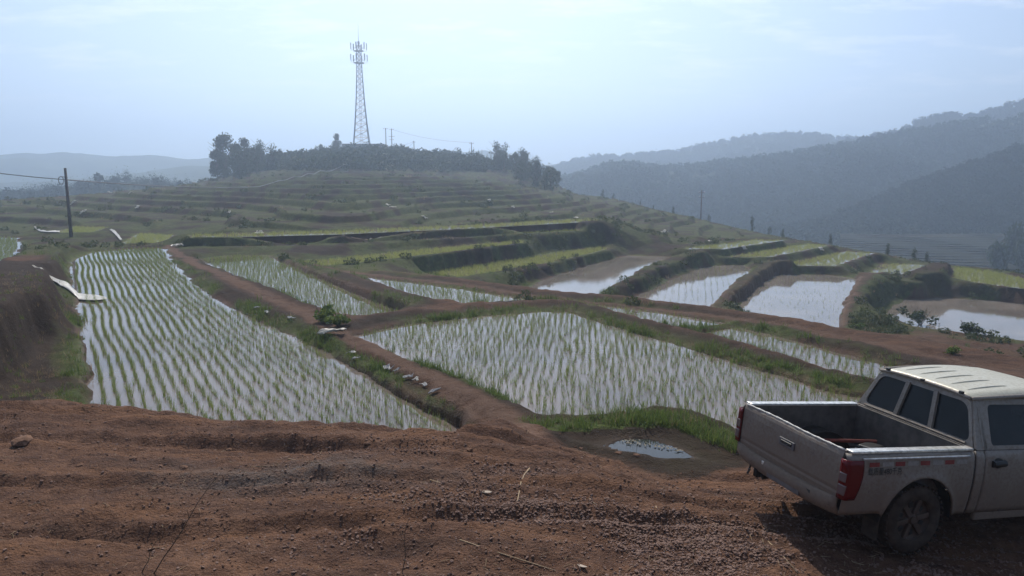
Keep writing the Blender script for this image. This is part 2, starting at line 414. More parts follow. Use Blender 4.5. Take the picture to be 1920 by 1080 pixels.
def terraced(X, Y):
    h = hill(X, Y)
    h = h + fbm(X / 24, Y / 24, 3, 2) * .3
    # height above the lowest plots measured in steps; the steps grow up the hill
    q = np.where(h < 0, h / .44, np.where(h < 5, h / .5, 10 + (h - 5) / .7))
    k = np.floor(q); f = q - k
    g = k + sstep(.87, .95, f) + .50 * np.exp(-((f - .005) / .035) ** 2) + .50 * np.exp(-((f - .985) / .022) ** 2) * (f > .9)
    zt = np.where(g < 0, g * .44, np.where(g < 10, g * .5, 5 + (g - 10) * .7))
    w = sstep(9.5, 7.0, h) * sstep(-9, -6.5, h)
    flat = (1 - sstep(.74, .82, f)) * w
    rough = fbm(X / 4, Y / 4, 9, 3) * .35 * (1 - w * .8)
    return zt * w + h * (1 - w) + rough, flat, h

def terrain(X, Y, extra=False):
    X = np.asarray(X, float); Y = np.asarray(Y, float)
    sh = X.shape; X = X.ravel(); Y = Y.ravel()
    ja = .2 + .18 * sstep(34, 46, Y); jx = X + fbm(X * 1.1, Y * 1.1, 21, 3) * ja; jy = Y + fbm(X * 1.1, Y * 1.1, 31, 3) * ja
    zb, flat, hraw = terraced(X, Y)
    W = np.full(X.shape, 1 / 3.5 ** 3.2); Z = W * zb
    dfield = np.full(X.shape, 99.); dbump = np.full(X.shape, 99.); dpud = np.full(X.shape, 99.); inz = np.full(X.shape, np.nan); dpath = np.full(X.shape, 99.); pw = np.zeros(X.shape)
    for name, (poly, z) in FIELDS.items():
        lo, hi = poly.min(0) - 7, poly.max(0) + 7
        m = (jx > lo[0]) & (jx < hi[0]) & (jy > lo[1]) & (jy < hi[1])
        if not m.any(): continue
        d, _ = seg_dist(jx[m], jy[m], poly); i = inside(jx[m], jy[m], poly)
        d = np.where(i, 0, d)
        w = 1 / (d * d + .01) ** 1.6
        W[m] += w; Z[m] += w * z
        dfield[m] = np.minimum(dfield[m], d)
        if name != 'puddle': dbump[m] = np.minimum(dbump[m], d)
        else: dpud[m] = d
        t = inz[m]; t[i] = z; inz[m] = t
    m = (Y < 20)
    d, _ = seg_dist(jx[m], jy[m], PAD); i = inside(jx[m], jy[m], PAD); dp = np.where(i, 0, d)
    w = np.where(i, 1.0, .03) / (dp * dp + .01) ** 1.6; W[m] += w; Z[m] += w * (pad_z(X[m], Y[m]) - .06 - .38 * sstep(-.2, .6, X[m]) * sstep(-1.8, 0, np.where(i, -d, d)))
    padd = np.full(X.shape, 99.); padd[m] = np.where(i, -d, d)
    for pts, hw, path in LINES:
        lo, hi = pts[:, :2].min(0) - 7, pts[:, :2].max(0) + 7
        m = (jx > lo[0]) & (jx < hi[0]) & (jy > lo[1]) & (jy < hi[1])
        if not m.any(): continue
        d, par = seg_dist(jx[m], jy[m], pts, False)
        k = np.minimum(par.astype(int), len(pts) - 2); z = pts[k, 2] + (pts[k + 1, 2] - pts[k, 2]) * (par - k)
        d = np.maximum(d - hw, 0); w = 1 / (d * d + .01) ** 1.6
        W[m] += w; Z[m] += w * z
        dpath[m] = np.minimum(dpath[m], d)
        pw[m] = np.maximum(pw[m], path * sstep(.25, 0, d))
    z = Z / W
    bump = (.16 - .09 * sstep(36, 46, Y)) * sstep(.0, .45, dbump) * sstep(3.0, 1.0, dbump) * sstep(.0, .9, dpath) * sstep(1.0, 1.6, dpud)
    z = z + bump * sstep(1.0, 3.0, padd)
    z = z + fbm(X * .9, Y * .9, 41, 4) * (.05 + .05 * sstep(.1, .9, dpath)) * sstep(0, .6, dfield) + fbm(X * 2.6, Y * 2.6, 45, 4) * .065 * sstep(0, .3, dfield) * sstep(45, 30, Y) * (padd > 0)
    inf = ~np.isnan(inz) & (padd > .1)
    z = np.where(inf, np.where(np.isnan(inz), 0, inz) - .12, z)
    inpad = padd < 0
    rut = .05 * (vnoise(X * .35, Y * 1.7, 61)) + .05 * vnoise(X * .9, Y * 2.2, 63) + .06 * fbm(X * 3, Y * 4, 67, 3) + .03 * np.abs(fbm(X * 9, Y * 12, 69, 2))
    for yc, sl in ((9.35, -.05), (8.2, -.03), (7.3, .04), (10.35, -.06)):
        q = Y - yc - sl * X - .22 * np.sin(X * .45 + yc) ; rut = rut - .06 * np.exp(-(q / .11) ** 2) * (.5 + vnoise(X * .7, Y * .2 + yc, 5) + .5) + .03 * np.exp(-((np.abs(q) - .22) / .08) ** 2)
    hole = -.20 * np.exp(-(((X + 4.3) / .5) ** 2 + ((Y - 7.05) / .25) ** 2)) - .12 * np.exp(-(((X + 3.4) / .9) ** 2 + ((Y - 9.6) / .25) ** 2))
    z = np.where(padd < .6, z + (rut + hole) * sstep(.6, -.3, padd), z)
    if not extra: return z.reshape(sh)
    # what covers it
    n = fbm(X / 2.3, Y / 2.3, 71, 4); n2 = fbm(X / .7, Y / .7, 73, 3)
    veg = np.zeros(X.shape)
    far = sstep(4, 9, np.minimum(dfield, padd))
    shore = sstep(1.1, .2, dfield) * sstep(0, .12, dfield)
    veg = np.maximum(veg, shore * sstep(-.2, .25, n + .15))
    onbank = sstep(.3, .8, dfield) * (Y > 38)
    veg = np.maximum(veg, onbank * sstep(-.35, .15, n) * .75)
    veg = np.maximum(veg, far * (.03 + .07 * flat + .35 * sstep(5.5, 8, hraw)) * sstep(-.5, .2, n))
    veg *= 1 - np.clip(pw * 1.3, 0, 1)
    bl = LINES[-1][0]; bd, _ = seg_dist(X, Y, bl, False)
    weedy = sstep(.75, .25, bd) * (Y > np.interp(X, bl[:, 0], bl[:, 1]) - .28) * (padd > .05)
    veg = np.maximum(veg, weedy)
    veg = np.where((X < -.53 * Y) & (Y < 32) & (dfield > .8), veg * .15, veg)
    veg = np.where(padd < .15, 0, veg)
    veg = np.where(dpud < 1.1, np.where(weedy > .1, weedy, veg * .1), veg)
    ash = np.exp(-(((X + 2.6) / 1.7) ** 2 + ((Y - 8.55) / .42) ** 2)) * sstep(-.5, .1, n2) * inpad
    wet = np.where(inf, 1.0, sstep(.35, .0, dfield) * .9)
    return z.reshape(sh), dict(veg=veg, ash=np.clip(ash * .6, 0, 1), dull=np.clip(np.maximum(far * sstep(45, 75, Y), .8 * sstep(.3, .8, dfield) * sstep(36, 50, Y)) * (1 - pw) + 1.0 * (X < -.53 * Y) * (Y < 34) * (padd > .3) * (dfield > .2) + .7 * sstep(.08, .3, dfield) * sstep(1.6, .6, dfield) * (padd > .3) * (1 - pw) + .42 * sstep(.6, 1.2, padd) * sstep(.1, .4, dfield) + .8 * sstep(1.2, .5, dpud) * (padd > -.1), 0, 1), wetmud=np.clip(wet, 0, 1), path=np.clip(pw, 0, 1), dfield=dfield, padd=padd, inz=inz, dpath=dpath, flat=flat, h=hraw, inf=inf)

NA, A0, A1 = 600, R(-49), R(49)
R0, R1, RR = 2.0, 340.0, 1.0049
ang = np.linspace(A0, A1, NA); rad = np.concatenate([np.geomspace(2, 50, 540, endpoint=False), np.geomspace(50, 165, 400, endpoint=False), np.geomspace(165, 340, 95)])
GX = np.outer(rad, np.sin(ang)); GY = np.outer(rad, np.cos(ang)) - 1.0
GZ, GA = terrain(GX, GY, True)
def grid_mesh(name, X, Y, Z):
    n, m_ = X.shape
    me = bpy.data.meshes.new(name)
    co = np.stack([X, Y, Z], -1).reshape(-1, 3).astype(np.float32)
    i = np.arange(n * m_).reshape(n, m_)
    q = np.stack([i[:-1, :-1], i[:-1, 1:], i[1:, 1:], i[1:, :-1]], -1).reshape(-1, 4)
    me.vertices.add(len(co)); me.vertices.foreach_set('co', co.ravel())
    me.loops.add(q.size); me.loops.foreach_set('vertex_index', q.ravel().astype(np.int32))
    me.polygons.add(len(q)); me.polygons.foreach_set('loop_start', np.arange(0, q.size, 4, dtype=np.int32))
    me.polygons.foreach_set('use_smooth', np.ones(len(q), bool))
    me.update(calc_edges=True)
    return me
gme = grid_mesh('ground', GX, GY, GZ)
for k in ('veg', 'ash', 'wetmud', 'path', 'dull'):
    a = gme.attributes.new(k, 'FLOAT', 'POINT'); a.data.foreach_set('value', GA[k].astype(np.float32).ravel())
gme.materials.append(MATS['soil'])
ground = bpy.data.objects.new('ground', gme); COL.objects.link(ground)
tag(ground, kind='structure')
def hit(u, v, tmin=4, tmax=330):
    r = ray(u, v); t = np.geomspace(tmin, tmax, 1600)
    p = np.array([0, 0, CAMZ])[None] + r[None] * t[:, None]
    z = terrain(p[:, 0], p[:, 1]); b = np.nonzero(p[:, 2] < z)[0]
    return p[b[0]] if len(b) else p[-1]
# the valley far below and behind, out to the horizon
vg = [(x, y) for x in (-4500, -900, -300, 300, 900, 4500) for y in (-1500, -50, 3000, 4500)]
vo = mesh_obj('valley_floor', [(x, y, -30.0 if y > 0 else -31.0) for x, y in vg], [(i * 4 + j, (i + 1) * 4 + j, (i + 1) * 4 + j + 1, i * 4 + j + 1) for i in range(5) for j in range(3)], simple('valley_soil', (.07, .075, .035), .95, .3, .02))
tag(vo, kind='structure')

# water standing in each field, running a little way under its banks
def offset_poly(poly, d):
    n = len(poly); area = .5 * sum(poly[i, 0] * poly[(i + 1) % n, 1] - poly[(i + 1) % n, 0] * poly[i, 1] for i in range(n))
    s = 1 if area > 0 else -1; out = []
    for i in range(n):
        a, b, c = poly[i - 1], poly[i], poly[(i + 1) % n]
        n1 = np.array([b[1] - a[1], a[0] - b[0]]); n2 = np.array([c[1] - b[1], b[0] - c[0]])
        n1 /= np.linalg.norm(n1) + 1e-9; n2 /= np.linalg.norm(n2) + 1e-9
        m_ = n1 + n2; m_ /= max(np.linalg.norm(m_), .3)
        out.append(b + s * m_ * d)
    return np.array(out)
for k, (poly, z) in FIELDS.items():
    if k in ('T1', 'T2', 'T3', 'T4', 'H1'): off, zz_ = .10, z - .06
    else: off, zz_ = .30, z
    pp = offset_poly(poly, off if k != 'puddle' else .08)
    m_ = MATS['water_clear'] if k == 'puddle' else (MATS['water'] if k[0] in 'F' else MATS['water_far'])
    w = mesh_obj('puddle_water' if k == 'puddle' else ('pond_water' if k == 'pond' else 'paddy_water'), [(x, y, zz_) for x, y in pp], [tuple(range(len(pp)))], m_)
    tag(w, kind='structure')

# ------------------------------------------------------------------ mountains beyond
def ridge(name, prof, y, base, run_f, run_b, m, amp, nx=220, nt=44, seed=0, pw=1.15):
    us = np.array([p[0] for p in prof], float); vs = np.array([p[1] for p in prof], float)
    u = np.linspace(us[0], us[-1], nx); v = np.interp(u, us, vs)
    v = np.convolve(np.pad(v, 3, 'edge'), np.ones(7) / 7, 'valid')
    top = np.array([atd(a, b, y) for a, b in zip(u, v)])
    t = np.linspace(-1, 1, nt)
    X = np.zeros((nt, nx)); Y = np.zeros((nt, nx)); Z = np.zeros((nt, nx))
    for j, tt in enumerate(t):
        d = tt * (run_f if tt < 0 else run_b)
        s = 1 + d / y * .5
        X[j] = top[:, 0] * s; Y[j] = y + d
        sh_ = (1 - abs(tt)) ** pw
        nz = fbm(X[j] / 70, Y[j] / 45, seed, 4)
        Z[j] = base + (top[:, 2] - base) * sh_ + amp * nz * min(1, abs(tt) * 4) * min(1, (1 - abs(tt)) * 3) + fbm(X[j] / 14, Y[j] / 14, seed + 5, 2) * amp * .06
    me = grid_mesh(name, X, Y, Z); me.materials.append(m)
    o = bpy.data.objects.new(name, me); COL.objects.link(o); tag(o, kind='structure')
    return X, Y, Z
m_far = simple('far_slope', (.060, .075, .040), .95, .3, .02)
ridge('mountain', [(-700, 310), (-200, 300), (0, 288), (42, 282), (60, 287), (110, 281), (140, 281), (190, 290), (240, 290), (272, 286), (310, 290), (350, 299), (382, 292), (410, 291), (600, 300), (780, 292), (830, 283), (868, 283), (908, 276), (930, 279), (950, 293), (1000, 312), (1100, 335)], 800, -30, 300, 300, m_far, 30, seed=11)
ridge('mountain', [(-700, 350), (-200, 345), (0, 340), (150, 335), (260, 322), (330, 312), (380, 308), (430, 316), (560, 332), (700, 350)], 580, -30, 180, 180, m_far, 18, seed=13)
M3 = ridge('mountain', [(960, 345), (1046, 312), (1110, 297), (1200, 293), (1290, 283), (1330, 271), (1400, 258), (1460, 253), (1530, 254), (1590, 261), (1650, 264), (1760, 255), (1900, 250)], 650, -30, 220, 200, m_far, 18, seed=17)
M4 = ridge('mountain', [(1380, 330), (1500, 292), (1570, 274), (1620, 260), (1680, 249), (1735, 226), (1780, 218), (1822, 220), (1870, 205), (1920, 190), (2050, 165), (2300, 150)], 520, -30, 170, 170, m_far, 16, seed=19)
M5 = ridge('mountain', [(1030, 352), (1100, 332), (1160, 311), (1195, 317), (1280, 325), (1400, 306), (1500, 290), (1620, 268), (1740, 244), (1860, 228), (1920, 216), (2050, 190), (2300, 170)], 390, -28, 150, 120, m_far, 15, seed=23)
M6 = ridge('mountain', [(1440, 442), (1520, 428), (1600, 402), (1700, 358), (1800, 322), (1860, 302), (1920, 280), (2050, 240), (2300, 215)], 272, -24, 44, 70, m_far, 7, seed=29)
M2 = ridge('wooded_hill', [(-260, 392), (-60, 378), (30, 368), (80, 358), (130, 351), (180, 342), (230, 337), (280, 340), (330, 348), (420, 362)], 250, -16, 60, 80, m_far, 5, seed=31)

# stepped paddies on the far side of the valley
def far_terraces():
    V, Fc = [], []
    t = np.linspace(0, 1, 60); rows = []
    n = 14
    for k in range(n):
        y0 = 168 + k * 4.2; z0 = -17.4 + k * .235
        wob = 1.6 * np.sin(t * 6 + k * .25) + .8 * np.sin(t * 17 + k)
        if k == 0: rows.append((y0 + wob - 8, np.full_like(t, -27.)))
        rows.append((y0 + wob, np.full_like(t, z0))); rows.append((y0 + wob + 3.9, np.full_like(t, z0)))
    X = np.array([y * (.44 + .33 * t) for y, z in rows]); Y = np.array([y for y, z in rows]); Z = np.array([z for y, z in rows])
    me = grid_mesh('valley_terraces', X, Y, Z); me.polygons.foreach_set('use_smooth', np.zeros(len(me.polygons), bool))
    me.materials.append(simple('terrace_soil', (.020, .022, .014), .9, .5, .08))
    o = bpy.data.objects.new('valley_terraces', me); COL.objects.link(o); tag(o, kind='structure')
    for k, a, b in ((12, 4, 32), (12, 38, 58)):
        j = 2 * k + 1
        pts = [(X[j, i], Y[j, i] + .4, Z[j, i] + .05) for i in range(a, b)] + [(X[j + 1, i], Y[j + 1, i] - .4, Z[j + 1, i] + .05) for i in range(b - 1, a - 1, -1)]
        tag(mesh_obj('paddy_water', pts, [tuple(range(len(pts)))], MATS['water_far']), kind='structure')
far_terraces()

# ------------------------------------------------------------------ scattering (uncountable things only)
def variants(name, meshes):
    c = bpy.data.collections.new(name)
    for k, me in enumerate(meshes):
        c.objects.link(bpy.data.objects.new('%s_%02d' % (name, k), me))
    return c
def scatter(name, coll, P, rot, sc, idx):
    me = bpy.data.meshes.new(name); n = len(P)
    me.vertices.add(n); me.vertices.foreach_set('co', np.asarray(P, np.float32).ravel())
    a = me.attributes.new('rot', 'FLOAT_VECTOR', 'POINT'); a.data.foreach_set('vector', np.asarray(rot, np.float32).ravel())
    sc = np.asarray(sc, np.float32)
    if sc.ndim == 1: sc = np.repeat(sc[:, None], 3, 1)
    a = me.attributes.new('sc', 'FLOAT_VECTOR', 'POINT'); a.data.foreach_set('vector', sc.ravel())
    a = me.attributes.new('vi', 'INT', 'POINT'); a.data.foreach_set('value', np.asarray(idx, np.int32))
    me.update()
    o = bpy.data.objects.new(name, me); COL.objects.link(o)
    g = bpy.data.node_groups.new(name, 'GeometryNodeTree')
    g.interface.new_socket('Geometry', in_out='INPUT', socket_type='NodeSocketGeometry')
    g.interface.new_socket('Geometry', in_out='OUTPUT', socket_type='NodeSocketGeometry')
    N, L = g.nodes, g.links
    gi, go = N.new('NodeGroupInput'), N.new('NodeGroupOutput')
    ci = N.new('GeometryNodeCollectionInfo'); ci.inputs['Collection'].default_value = coll
    ci.inputs['Separate Children'].default_value = True; ci.inputs['Reset Children'].default_value = True
    ip = N.new('GeometryNodeInstanceOnPoints'); ip.inputs['Pick Instance'].default_value = True
    def na(nm, ty):
        q = N.new('GeometryNodeInputNamedAttribute'); q.data_type = ty; q.inputs['Name'].default_value = nm; return q.outputs['Attribute']
    L.new(gi.outputs[0], ip.inputs['Points']); L.new(ci.outputs[0], ip.inputs['Instance'])
    L.new(na('vi', 'INT'), ip.inputs['Instance Index']); L.new(na('rot', 'FLOAT_VECTOR'), ip.inputs['Rotation']); L.new(na('sc', 'FLOAT_VECTOR'), ip.inputs['Scale'])
    L.new(ip.outputs[0], go.inputs[0])
    md = o.modifiers.new('scatter', 'NODES'); md.node_group = g
    tag(o, kind='stuff')
    return o
def raw_mesh(name, V, Fc, m, smooth=False):
    me = bpy.data.meshes.new(name); me.from_pydata([tuple(map(float, v)) for v in V], [], Fc)
    if smooth: me.polygons.foreach_set('use_smooth', [True] * len(me.polygons))
    me.materials.append(m); me.update(); return me
def blade(V, Fc, base, az, lean, L, w, curl, seg=3):
    d = np.array([math.cos(az), math.sin(az), 0.]); s = np.array([-d[1], d[0], 0.])
    o = len(V); p = np.array(base, float); a = lean
    for k in range(seg + 1):
        ww = w * (1 - (k / seg) ** 1.6) * .5 + .0004
        V.append(p - s * ww); V.append(p + s * ww)
        p = p + (d * math.sin(a) + np.array([0, 0, math.cos(a)])) * L / seg; a += curl / seg
    for k in range(seg): Fc.append((o + 2 * k, o + 2 * k + 1, o + 2 * k + 3, o + 2 * k + 2))
def tuft(name, n, L, w, lean, curl, spread, m, seg=3):
    V, Fc = [], []
    for k in range(n):
        blade(V, Fc, (random.gauss(0, spread), random.gauss(0, spread), -.02), random.uniform(0, 6.283), abs(random.gauss(0, lean)), L * random.uniform(.6, 1.15), w * random.uniform(.7, 1.2), random.uniform(.1, 1) * curl, seg)
    return raw_mesh(name, V, Fc, m)

# ------------------------------------------------------------------ pickup truck
def truck_materials():
    def paint(name, col, dust, z0, z1):
        t = NT(name)
        co = t.new('ShaderNodeTexCoord').outputs['Object']
        sp = t.new('ShaderNodeSeparateXYZ'); t.l.new(co, sp.inputs[0])
        n = t.noise(3.0, 7, .65, co); n2 = t.noise(26, 5, .6, co)
        mr = t.new('ShaderNodeMapRange'); mr.inputs['From Min'].default_value = z1; mr.inputs['From Max'].default_value = z0
        t.l.new(t.math('ADD', sp.outputs['Z'], t.math('MULTIPLY', t.math('SUBTRACT', n, .5), .55)), mr.inputs['Value'])
        f = t.math('MINIMUM', t.math('ADD', t.math('ADD', dust, t.math('MULTIPLY', mr.outputs[0], .6)), t.math('MULTIPLY', t.ramp(n2, [(.45, 0), (.7, 1)]), .35)), 1.0)
        mud = t.mix(n2, (.105, .078, .060), (.205, .155, .118))
        t.set('Base Color', t.mix(f, col, mud))
        t.set('Metallic', t.math('MULTIPLY', t.math('SUBTRACT', 1.0, f), .1)).set('Roughness', t.math('ADD', .32, t.math('MULTIPLY', f, .5)))
        sc_ = t.ramp(t.noise(9, 8, .75, co), [(.60, 0), (.66, 1)])
        cur = t.p.inputs['Base Color'].links[0].from_socket
        t.set('Base Color', t.mix(t.math('MULTIPLY', sc_, .55 if dust else .1), cur, (.055, .042, .036)))
        t.bump(n2, .12, .004)
        return t.m
    T = {}
    T['paint'] = paint('silver_paint', (.34, .325, .295), .46, .45, 1.25)
    T['gate'] = paint('dusty_tailgate', (.32, .305, .275), .52, .45, 1.35)
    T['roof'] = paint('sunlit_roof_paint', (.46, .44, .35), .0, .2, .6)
    T['bed'] = simple('scuffed_bed', (.085, .072, .064), .7, .4, 9, .003)
    T['black'] = simple('black_plastic', (.018, .018, .019), .45, .2, 8)
    T['rubber'] = simple('dusty_rubber', (.055, .042, .035), .85, .35, 10)
    T['rim'] = simple('muddy_shaded_rim', (.085, .06, .048), .6, .3, 9, 0, .3)  # mud colour made darker for the shadow round the wheels
    T['under'] = simple('underbody', (.03, .026, .024), .9, .3, 6)
    T['chrome'] = simple('worn_bright_metal', (.62, .61, .58), .35, .35, 22, 0, .6)
    t = NT('dark_glass'); t.set('Base Color', (.012, .014, .016)).set('Roughness', .08).set('Specular IOR Level', .22)
    dn = t.ramp(t.noise(4, 6), [(.4, 0), (.8, .35)]); t.set('Base Color', t.mix(dn, (.010, .012, .014), (.040, .037, .034))); T['glass'] = t.m
    t = NT('red_lens'); t.set('Base Color', (.10, .002, .004)).set('Roughness', .2).set('Specular IOR Level', .25); T['red'] = t.m
    t = NT('clear_lens'); t.set('Base Color', (.13, .09, .09)).set('Roughness', .2); T['clear'] = t.m
    T['worn'] = simple('scuffed_edge', (.42, .41, .39), .55, .5, 30)
    T['refl_red'] = simple('red_reflective_tape', (.20, .028, .026), .5, .25, 30)
    T['refl_white'] = simple('white_reflective_tape', (.24, .225, .21), .5, .2, 30)
    T['letter'] = simple('black_lettering', (.03, .035, .034), .6, .1, 30)
    T['plate'] = simple('dusty_plate', (.12, .11, .11), .6, .3, 12)
    T['seat'] = simple('seat_fabric', (.05, .05, .052), .9, .2, 20)
    T['redbar'] = simple('red_painted_bar', (.20, .04, .025), .6, .3, 12)
    return T
TM = truck_materials()
def build_truck():
    yaw, pit, rol = .3227, .0994, .0054
    root = empty('pickup_truck', (2.869, 7.664, .012))
    root.rotation_mode = 'QUATERNION'
    root.rotation_quaternion = (Matrix.Rotation(yaw, 4, 'Z') @ Matrix.Rotation(pit, 4, 'Y') @ Matrix.Rotation(rol, 4, 'X')).to_quaternion()
    tag(root, 'dusty silver crew cab pickup truck with open bed, parked on red dirt', 'pickup truck')
    def solid(o, th, off=-1):
        m = o.modifiers.new('thick', 'SOLIDIFY'); m.thickness = th; m.offset = off; return o
    WR, AX, AF, RW = .47, .98, 4.03, .367
    def prof(z):      # half width of the body at height z
        return .800 + .085 * math.sin(max(0, min(1, (z - .30) / .95)) * math.pi) ** .55 if z < 1.08 else .835 - (z - 1.08) * .43
    def low(x):
        for a in (AX, AF):
            if abs(x - a) < WR: return max(.44, RW + math.sqrt(WR ** 2 - (x - a) ** 2))
        return .40 if x > AX else .47
    def side(name, x0, x1, ztop, m, s, nx=40, nz=12, par=None, x1top=None, rear=False):
        V, Fc = [], []
        for i in range(nx + 1):
            for j in range(nz + 1):
                t = i / nx; x = x0 + (x1 - x0) * t
                lo = low(x); z = lo + (ztop - lo) * j / nz
                y = prof(z)
                for a in (AX, AF):
                    dd = math.hypot(x - a, z - RW)
                    y += .03 * math.exp(-((dd - WR) / .05) ** 2)
                if rear and x < .10: y -= .05 * (1 - x / .10) ** 2
                V.append((x, s * y, z))
        for i in range(nx):
            for j in range(nz):
                a = i * (nz + 1) + j; q = (a, a + 1, a + nz + 2, a + nz + 1)
                Fc.append(q if s > 0 else q[::-1])
        return solid(mesh_obj(name, V, Fc, m, par or root, True), .02)
    paint = TM['paint']
    # ---- cargo bed
    for s in (-1, 1):
        sp = side('bed_side', .02, 1.655, 1.085, paint, s, 60, 14, rear=True)
        MB().box((.86, s * .795, 1.095), (1.58, .10, .028)).build('bed_rail', TM['chrome'], root, bevel=.008)
        MB().box((.84, s * .735, .86), (1.56, .016, .46)).build('bed_inner_wall', TM['bed'], root)
        wa = MB(); V, Fc = [], []
        n = 10
        for k in range(n + 1):
            a = math.pi * k / n
            for y in (s * .735, s * .55): V.append((AX + .43 * math.cos(a), y, .60 + .22 * math.sin(a)))
        Fc = [(2 * k, 2 * k + 1, 2 * k + 3, 2 * k + 2) for k in range(n)] + [tuple(2 * k + 1 for k in range(n + 1))]
        wa.add(V, Fc).build('wheel_housing', TM['bed'], root)
        # dark liner above the wheel
        for a in (AX, AF):
            V, Fc = [], []
            for k in range(17):
                t = math.pi * k / 16
                for y in (s * .86, s * .50): V.append((a + (WR + .004) * math.cos(t), y, RW + (WR + .004) * math.sin(t)))
            Fc = [(2 * k, 2 * k + 1, 2 * k + 3, 2 * k + 2) for k in range(16)] + [tuple(2 * k + 1 for k in range(17))]
            mesh_obj('wheel_liner', V, Fc, TM['under'], root)
    MB().box((.84, 0, .60), (1.58, 1.46, .03)).build('bed_floor', TM['bed'], root)
    for k in range(9): MB().box((.84, -.6 + k * .15, .621), (1.5, .055, .014)).build('floor_rib', TM['bed'], root)
    MB().box((1.625, 0, .85), (.03, 1.50, .50)).build('bed_front_wall', TM['bed'], root, bevel=.006)
    # ---- tailgate with rolled top, creases and handle
    def gate():
        prof_ = [(.025, .60), (.004, .605), (-.004, .66), (.004, .685), (-.006, .72), (-.006, .98), (.0, 1.045), (.008, 1.075), (.022, 1.095), (.045, 1.10), (.065, 1.09), (.07, 1.06), (.07, .60)]
        ys = np.linspace(-.785, .785, 41); V, Fc = [], []
        for y in ys:
            bow = .012 * (y / .785) ** 2
            for k, (x, z) in enumerate(prof_):
                dent = .006 * math.sin(y * 9 + 1) * math.exp(-((z - .9) / .1) ** 2) if k == 5 else 0
                V.append((x + bow + dent, y, z + (.004 * math.sin(y * 6.0) if z > 1.05 else 0)))
        n = len(prof_)
        for i in range(len(ys) - 1):
            for k in range(n): Fc.append((i * n + k, i * n + (k + 1) % n, (i + 1) * n + (k + 1) % n, (i + 1) * n + k))
        Fc.append(tuple(range(n))); Fc.append(tuple((len(ys) - 1) * n + k for k in range(n - 1, -1, -1)))
        g = mesh_obj('tailgate', V, Fc, TM['gate'], root)
        MB().box((-.012, -.02, .90), (.022, .24, .085)).build('handle_plate', TM['plate'], g, bevel=.006)
        MB().box((-.026, -.02, .905), (.016, .17, .035)).build('handle', TM['black'], g, bevel=.005)
        V, Fc = tube_data([(.03, y, 1.101 + .004 * math.sin(y * 6)) for y in np.linspace(-.775, .775, 30)], [.012 + .003 * math.sin(k * 2.1) for k in range(30)], 6)
        mesh_obj('worn_top_edge', V, Fc, TM['worn'], g, True)
        return g
    gate()
    # ---- tail lamps wrapping the corners
    for s in (-1, 1):
        def lamp(name, z0, z1, m, d, par, a0=0, a1=1, bul=.0):
            V, Fc = [], []
            N = 12; K = 8
            for k in range(K + 1):
                z = z0 + (z1 - z0) * k / K; tz = (z - .60) / .45
                wrap = .085 + .105 * math.sin(max(0, min(1, tz * .9 + .12)) * math.pi * .62)
                for i in range(N + 1):
                    t = a0 + (a1 - a0) * i / N
                    # from the rear face round the corner and forward along the side
                    L = t * (.085 + wrap)
                    hw = prof(z) - .012
                    if L < .06: x, y = -.006, .795 + L
                    else:
                        q = min(1, (L - .06) / .05)
                        x = -.006 + (1 - math.cos(q * math.pi / 2)) * .035 + max(0, L - .11); y = .855 + (hw + .022 - .855) * math.sin(q * math.pi / 2)
                    V.append((x - d * (1 - min(1, L / .1)), s * (y + d * min(1, L / .08)), z))
            for k in range(K):
                for i in range(N):
                    a = k * (N + 1) + i; q = (a, a + 1, a + N + 2, a + N + 1)
                    Fc.append(q if s < 0 else q[::-1])
            o = mesh_obj(name, V, Fc, m, par, True); solid(o, .02); return o
        l = lamp('tail_lamp', .635, 1.03, TM['red'], .004, root)
        lamp('lens', .68, .78, TM['clear'], .011, l, .03, .34); lamp('lens', .81, .90, TM['clear'], .011, l, .03, .28)
    # ---- rear apron, plate, hook
    def apron():
        V, Fc = [], []
        rows = [(.02, .595), (-.012, .57), (-.015, .50), (.03, .43), (.10, .40)]
        ys = np.linspace(-.80, .80, 21)
        for y in ys:
            for x, z in rows: V.append((x + .03 * abs(y / .8) ** 3, y, z + .04 * abs(y / .8) ** 4))
        n = len(rows)
        for i in range(20):
            for k in range(n - 1): Fc.append((i * n + k, i * n + k + 1, (i + 1) * n + k + 1, (i + 1) * n + k))
        o = solid(mesh_obj('rear_apron', V, Fc, TM['gate'], root, True), .02)
        MB().box((-.02, -.05, .50), (.02, .52, .12)).build('licence_plate', TM['plate'], o, bevel=.004)
        MB().box((-.012, -.40, .545), (.03, .13, .035)).build('plate_lamp', TM['black'], o)
        MB().box((-.015, .30, .56), (.03, .05, .05)).build('lamp_cap', TM['chrome'], o, bevel=.01)
        MB().tube([(.03, .56, .46), (.02, .57, .38), (.0, .56, .33), (-.02, .54, .35), (.0, .53, .40)], .012, 6).build('tow_hook', TM['black'], o)
        MB().box((.06, .45, .40), (.10, .07, .12)).build('bracket', TM['under'], o, bevel=.01)
    apron()
    MB().box((2.45, 0, .44), (4.5, 1.25, .16)).build('chassis', TM['under'], root)
    MB().tube([(.35, .3, .42), (.12, .32, .40), (.02, .33, .38)], .03, 8).build('exhaust_pipe', TM['under'], root)
    MB().tube([(AX, -.62, RW), (AX, .62, RW)], .07, 8).build('axle', TM['under'], root)
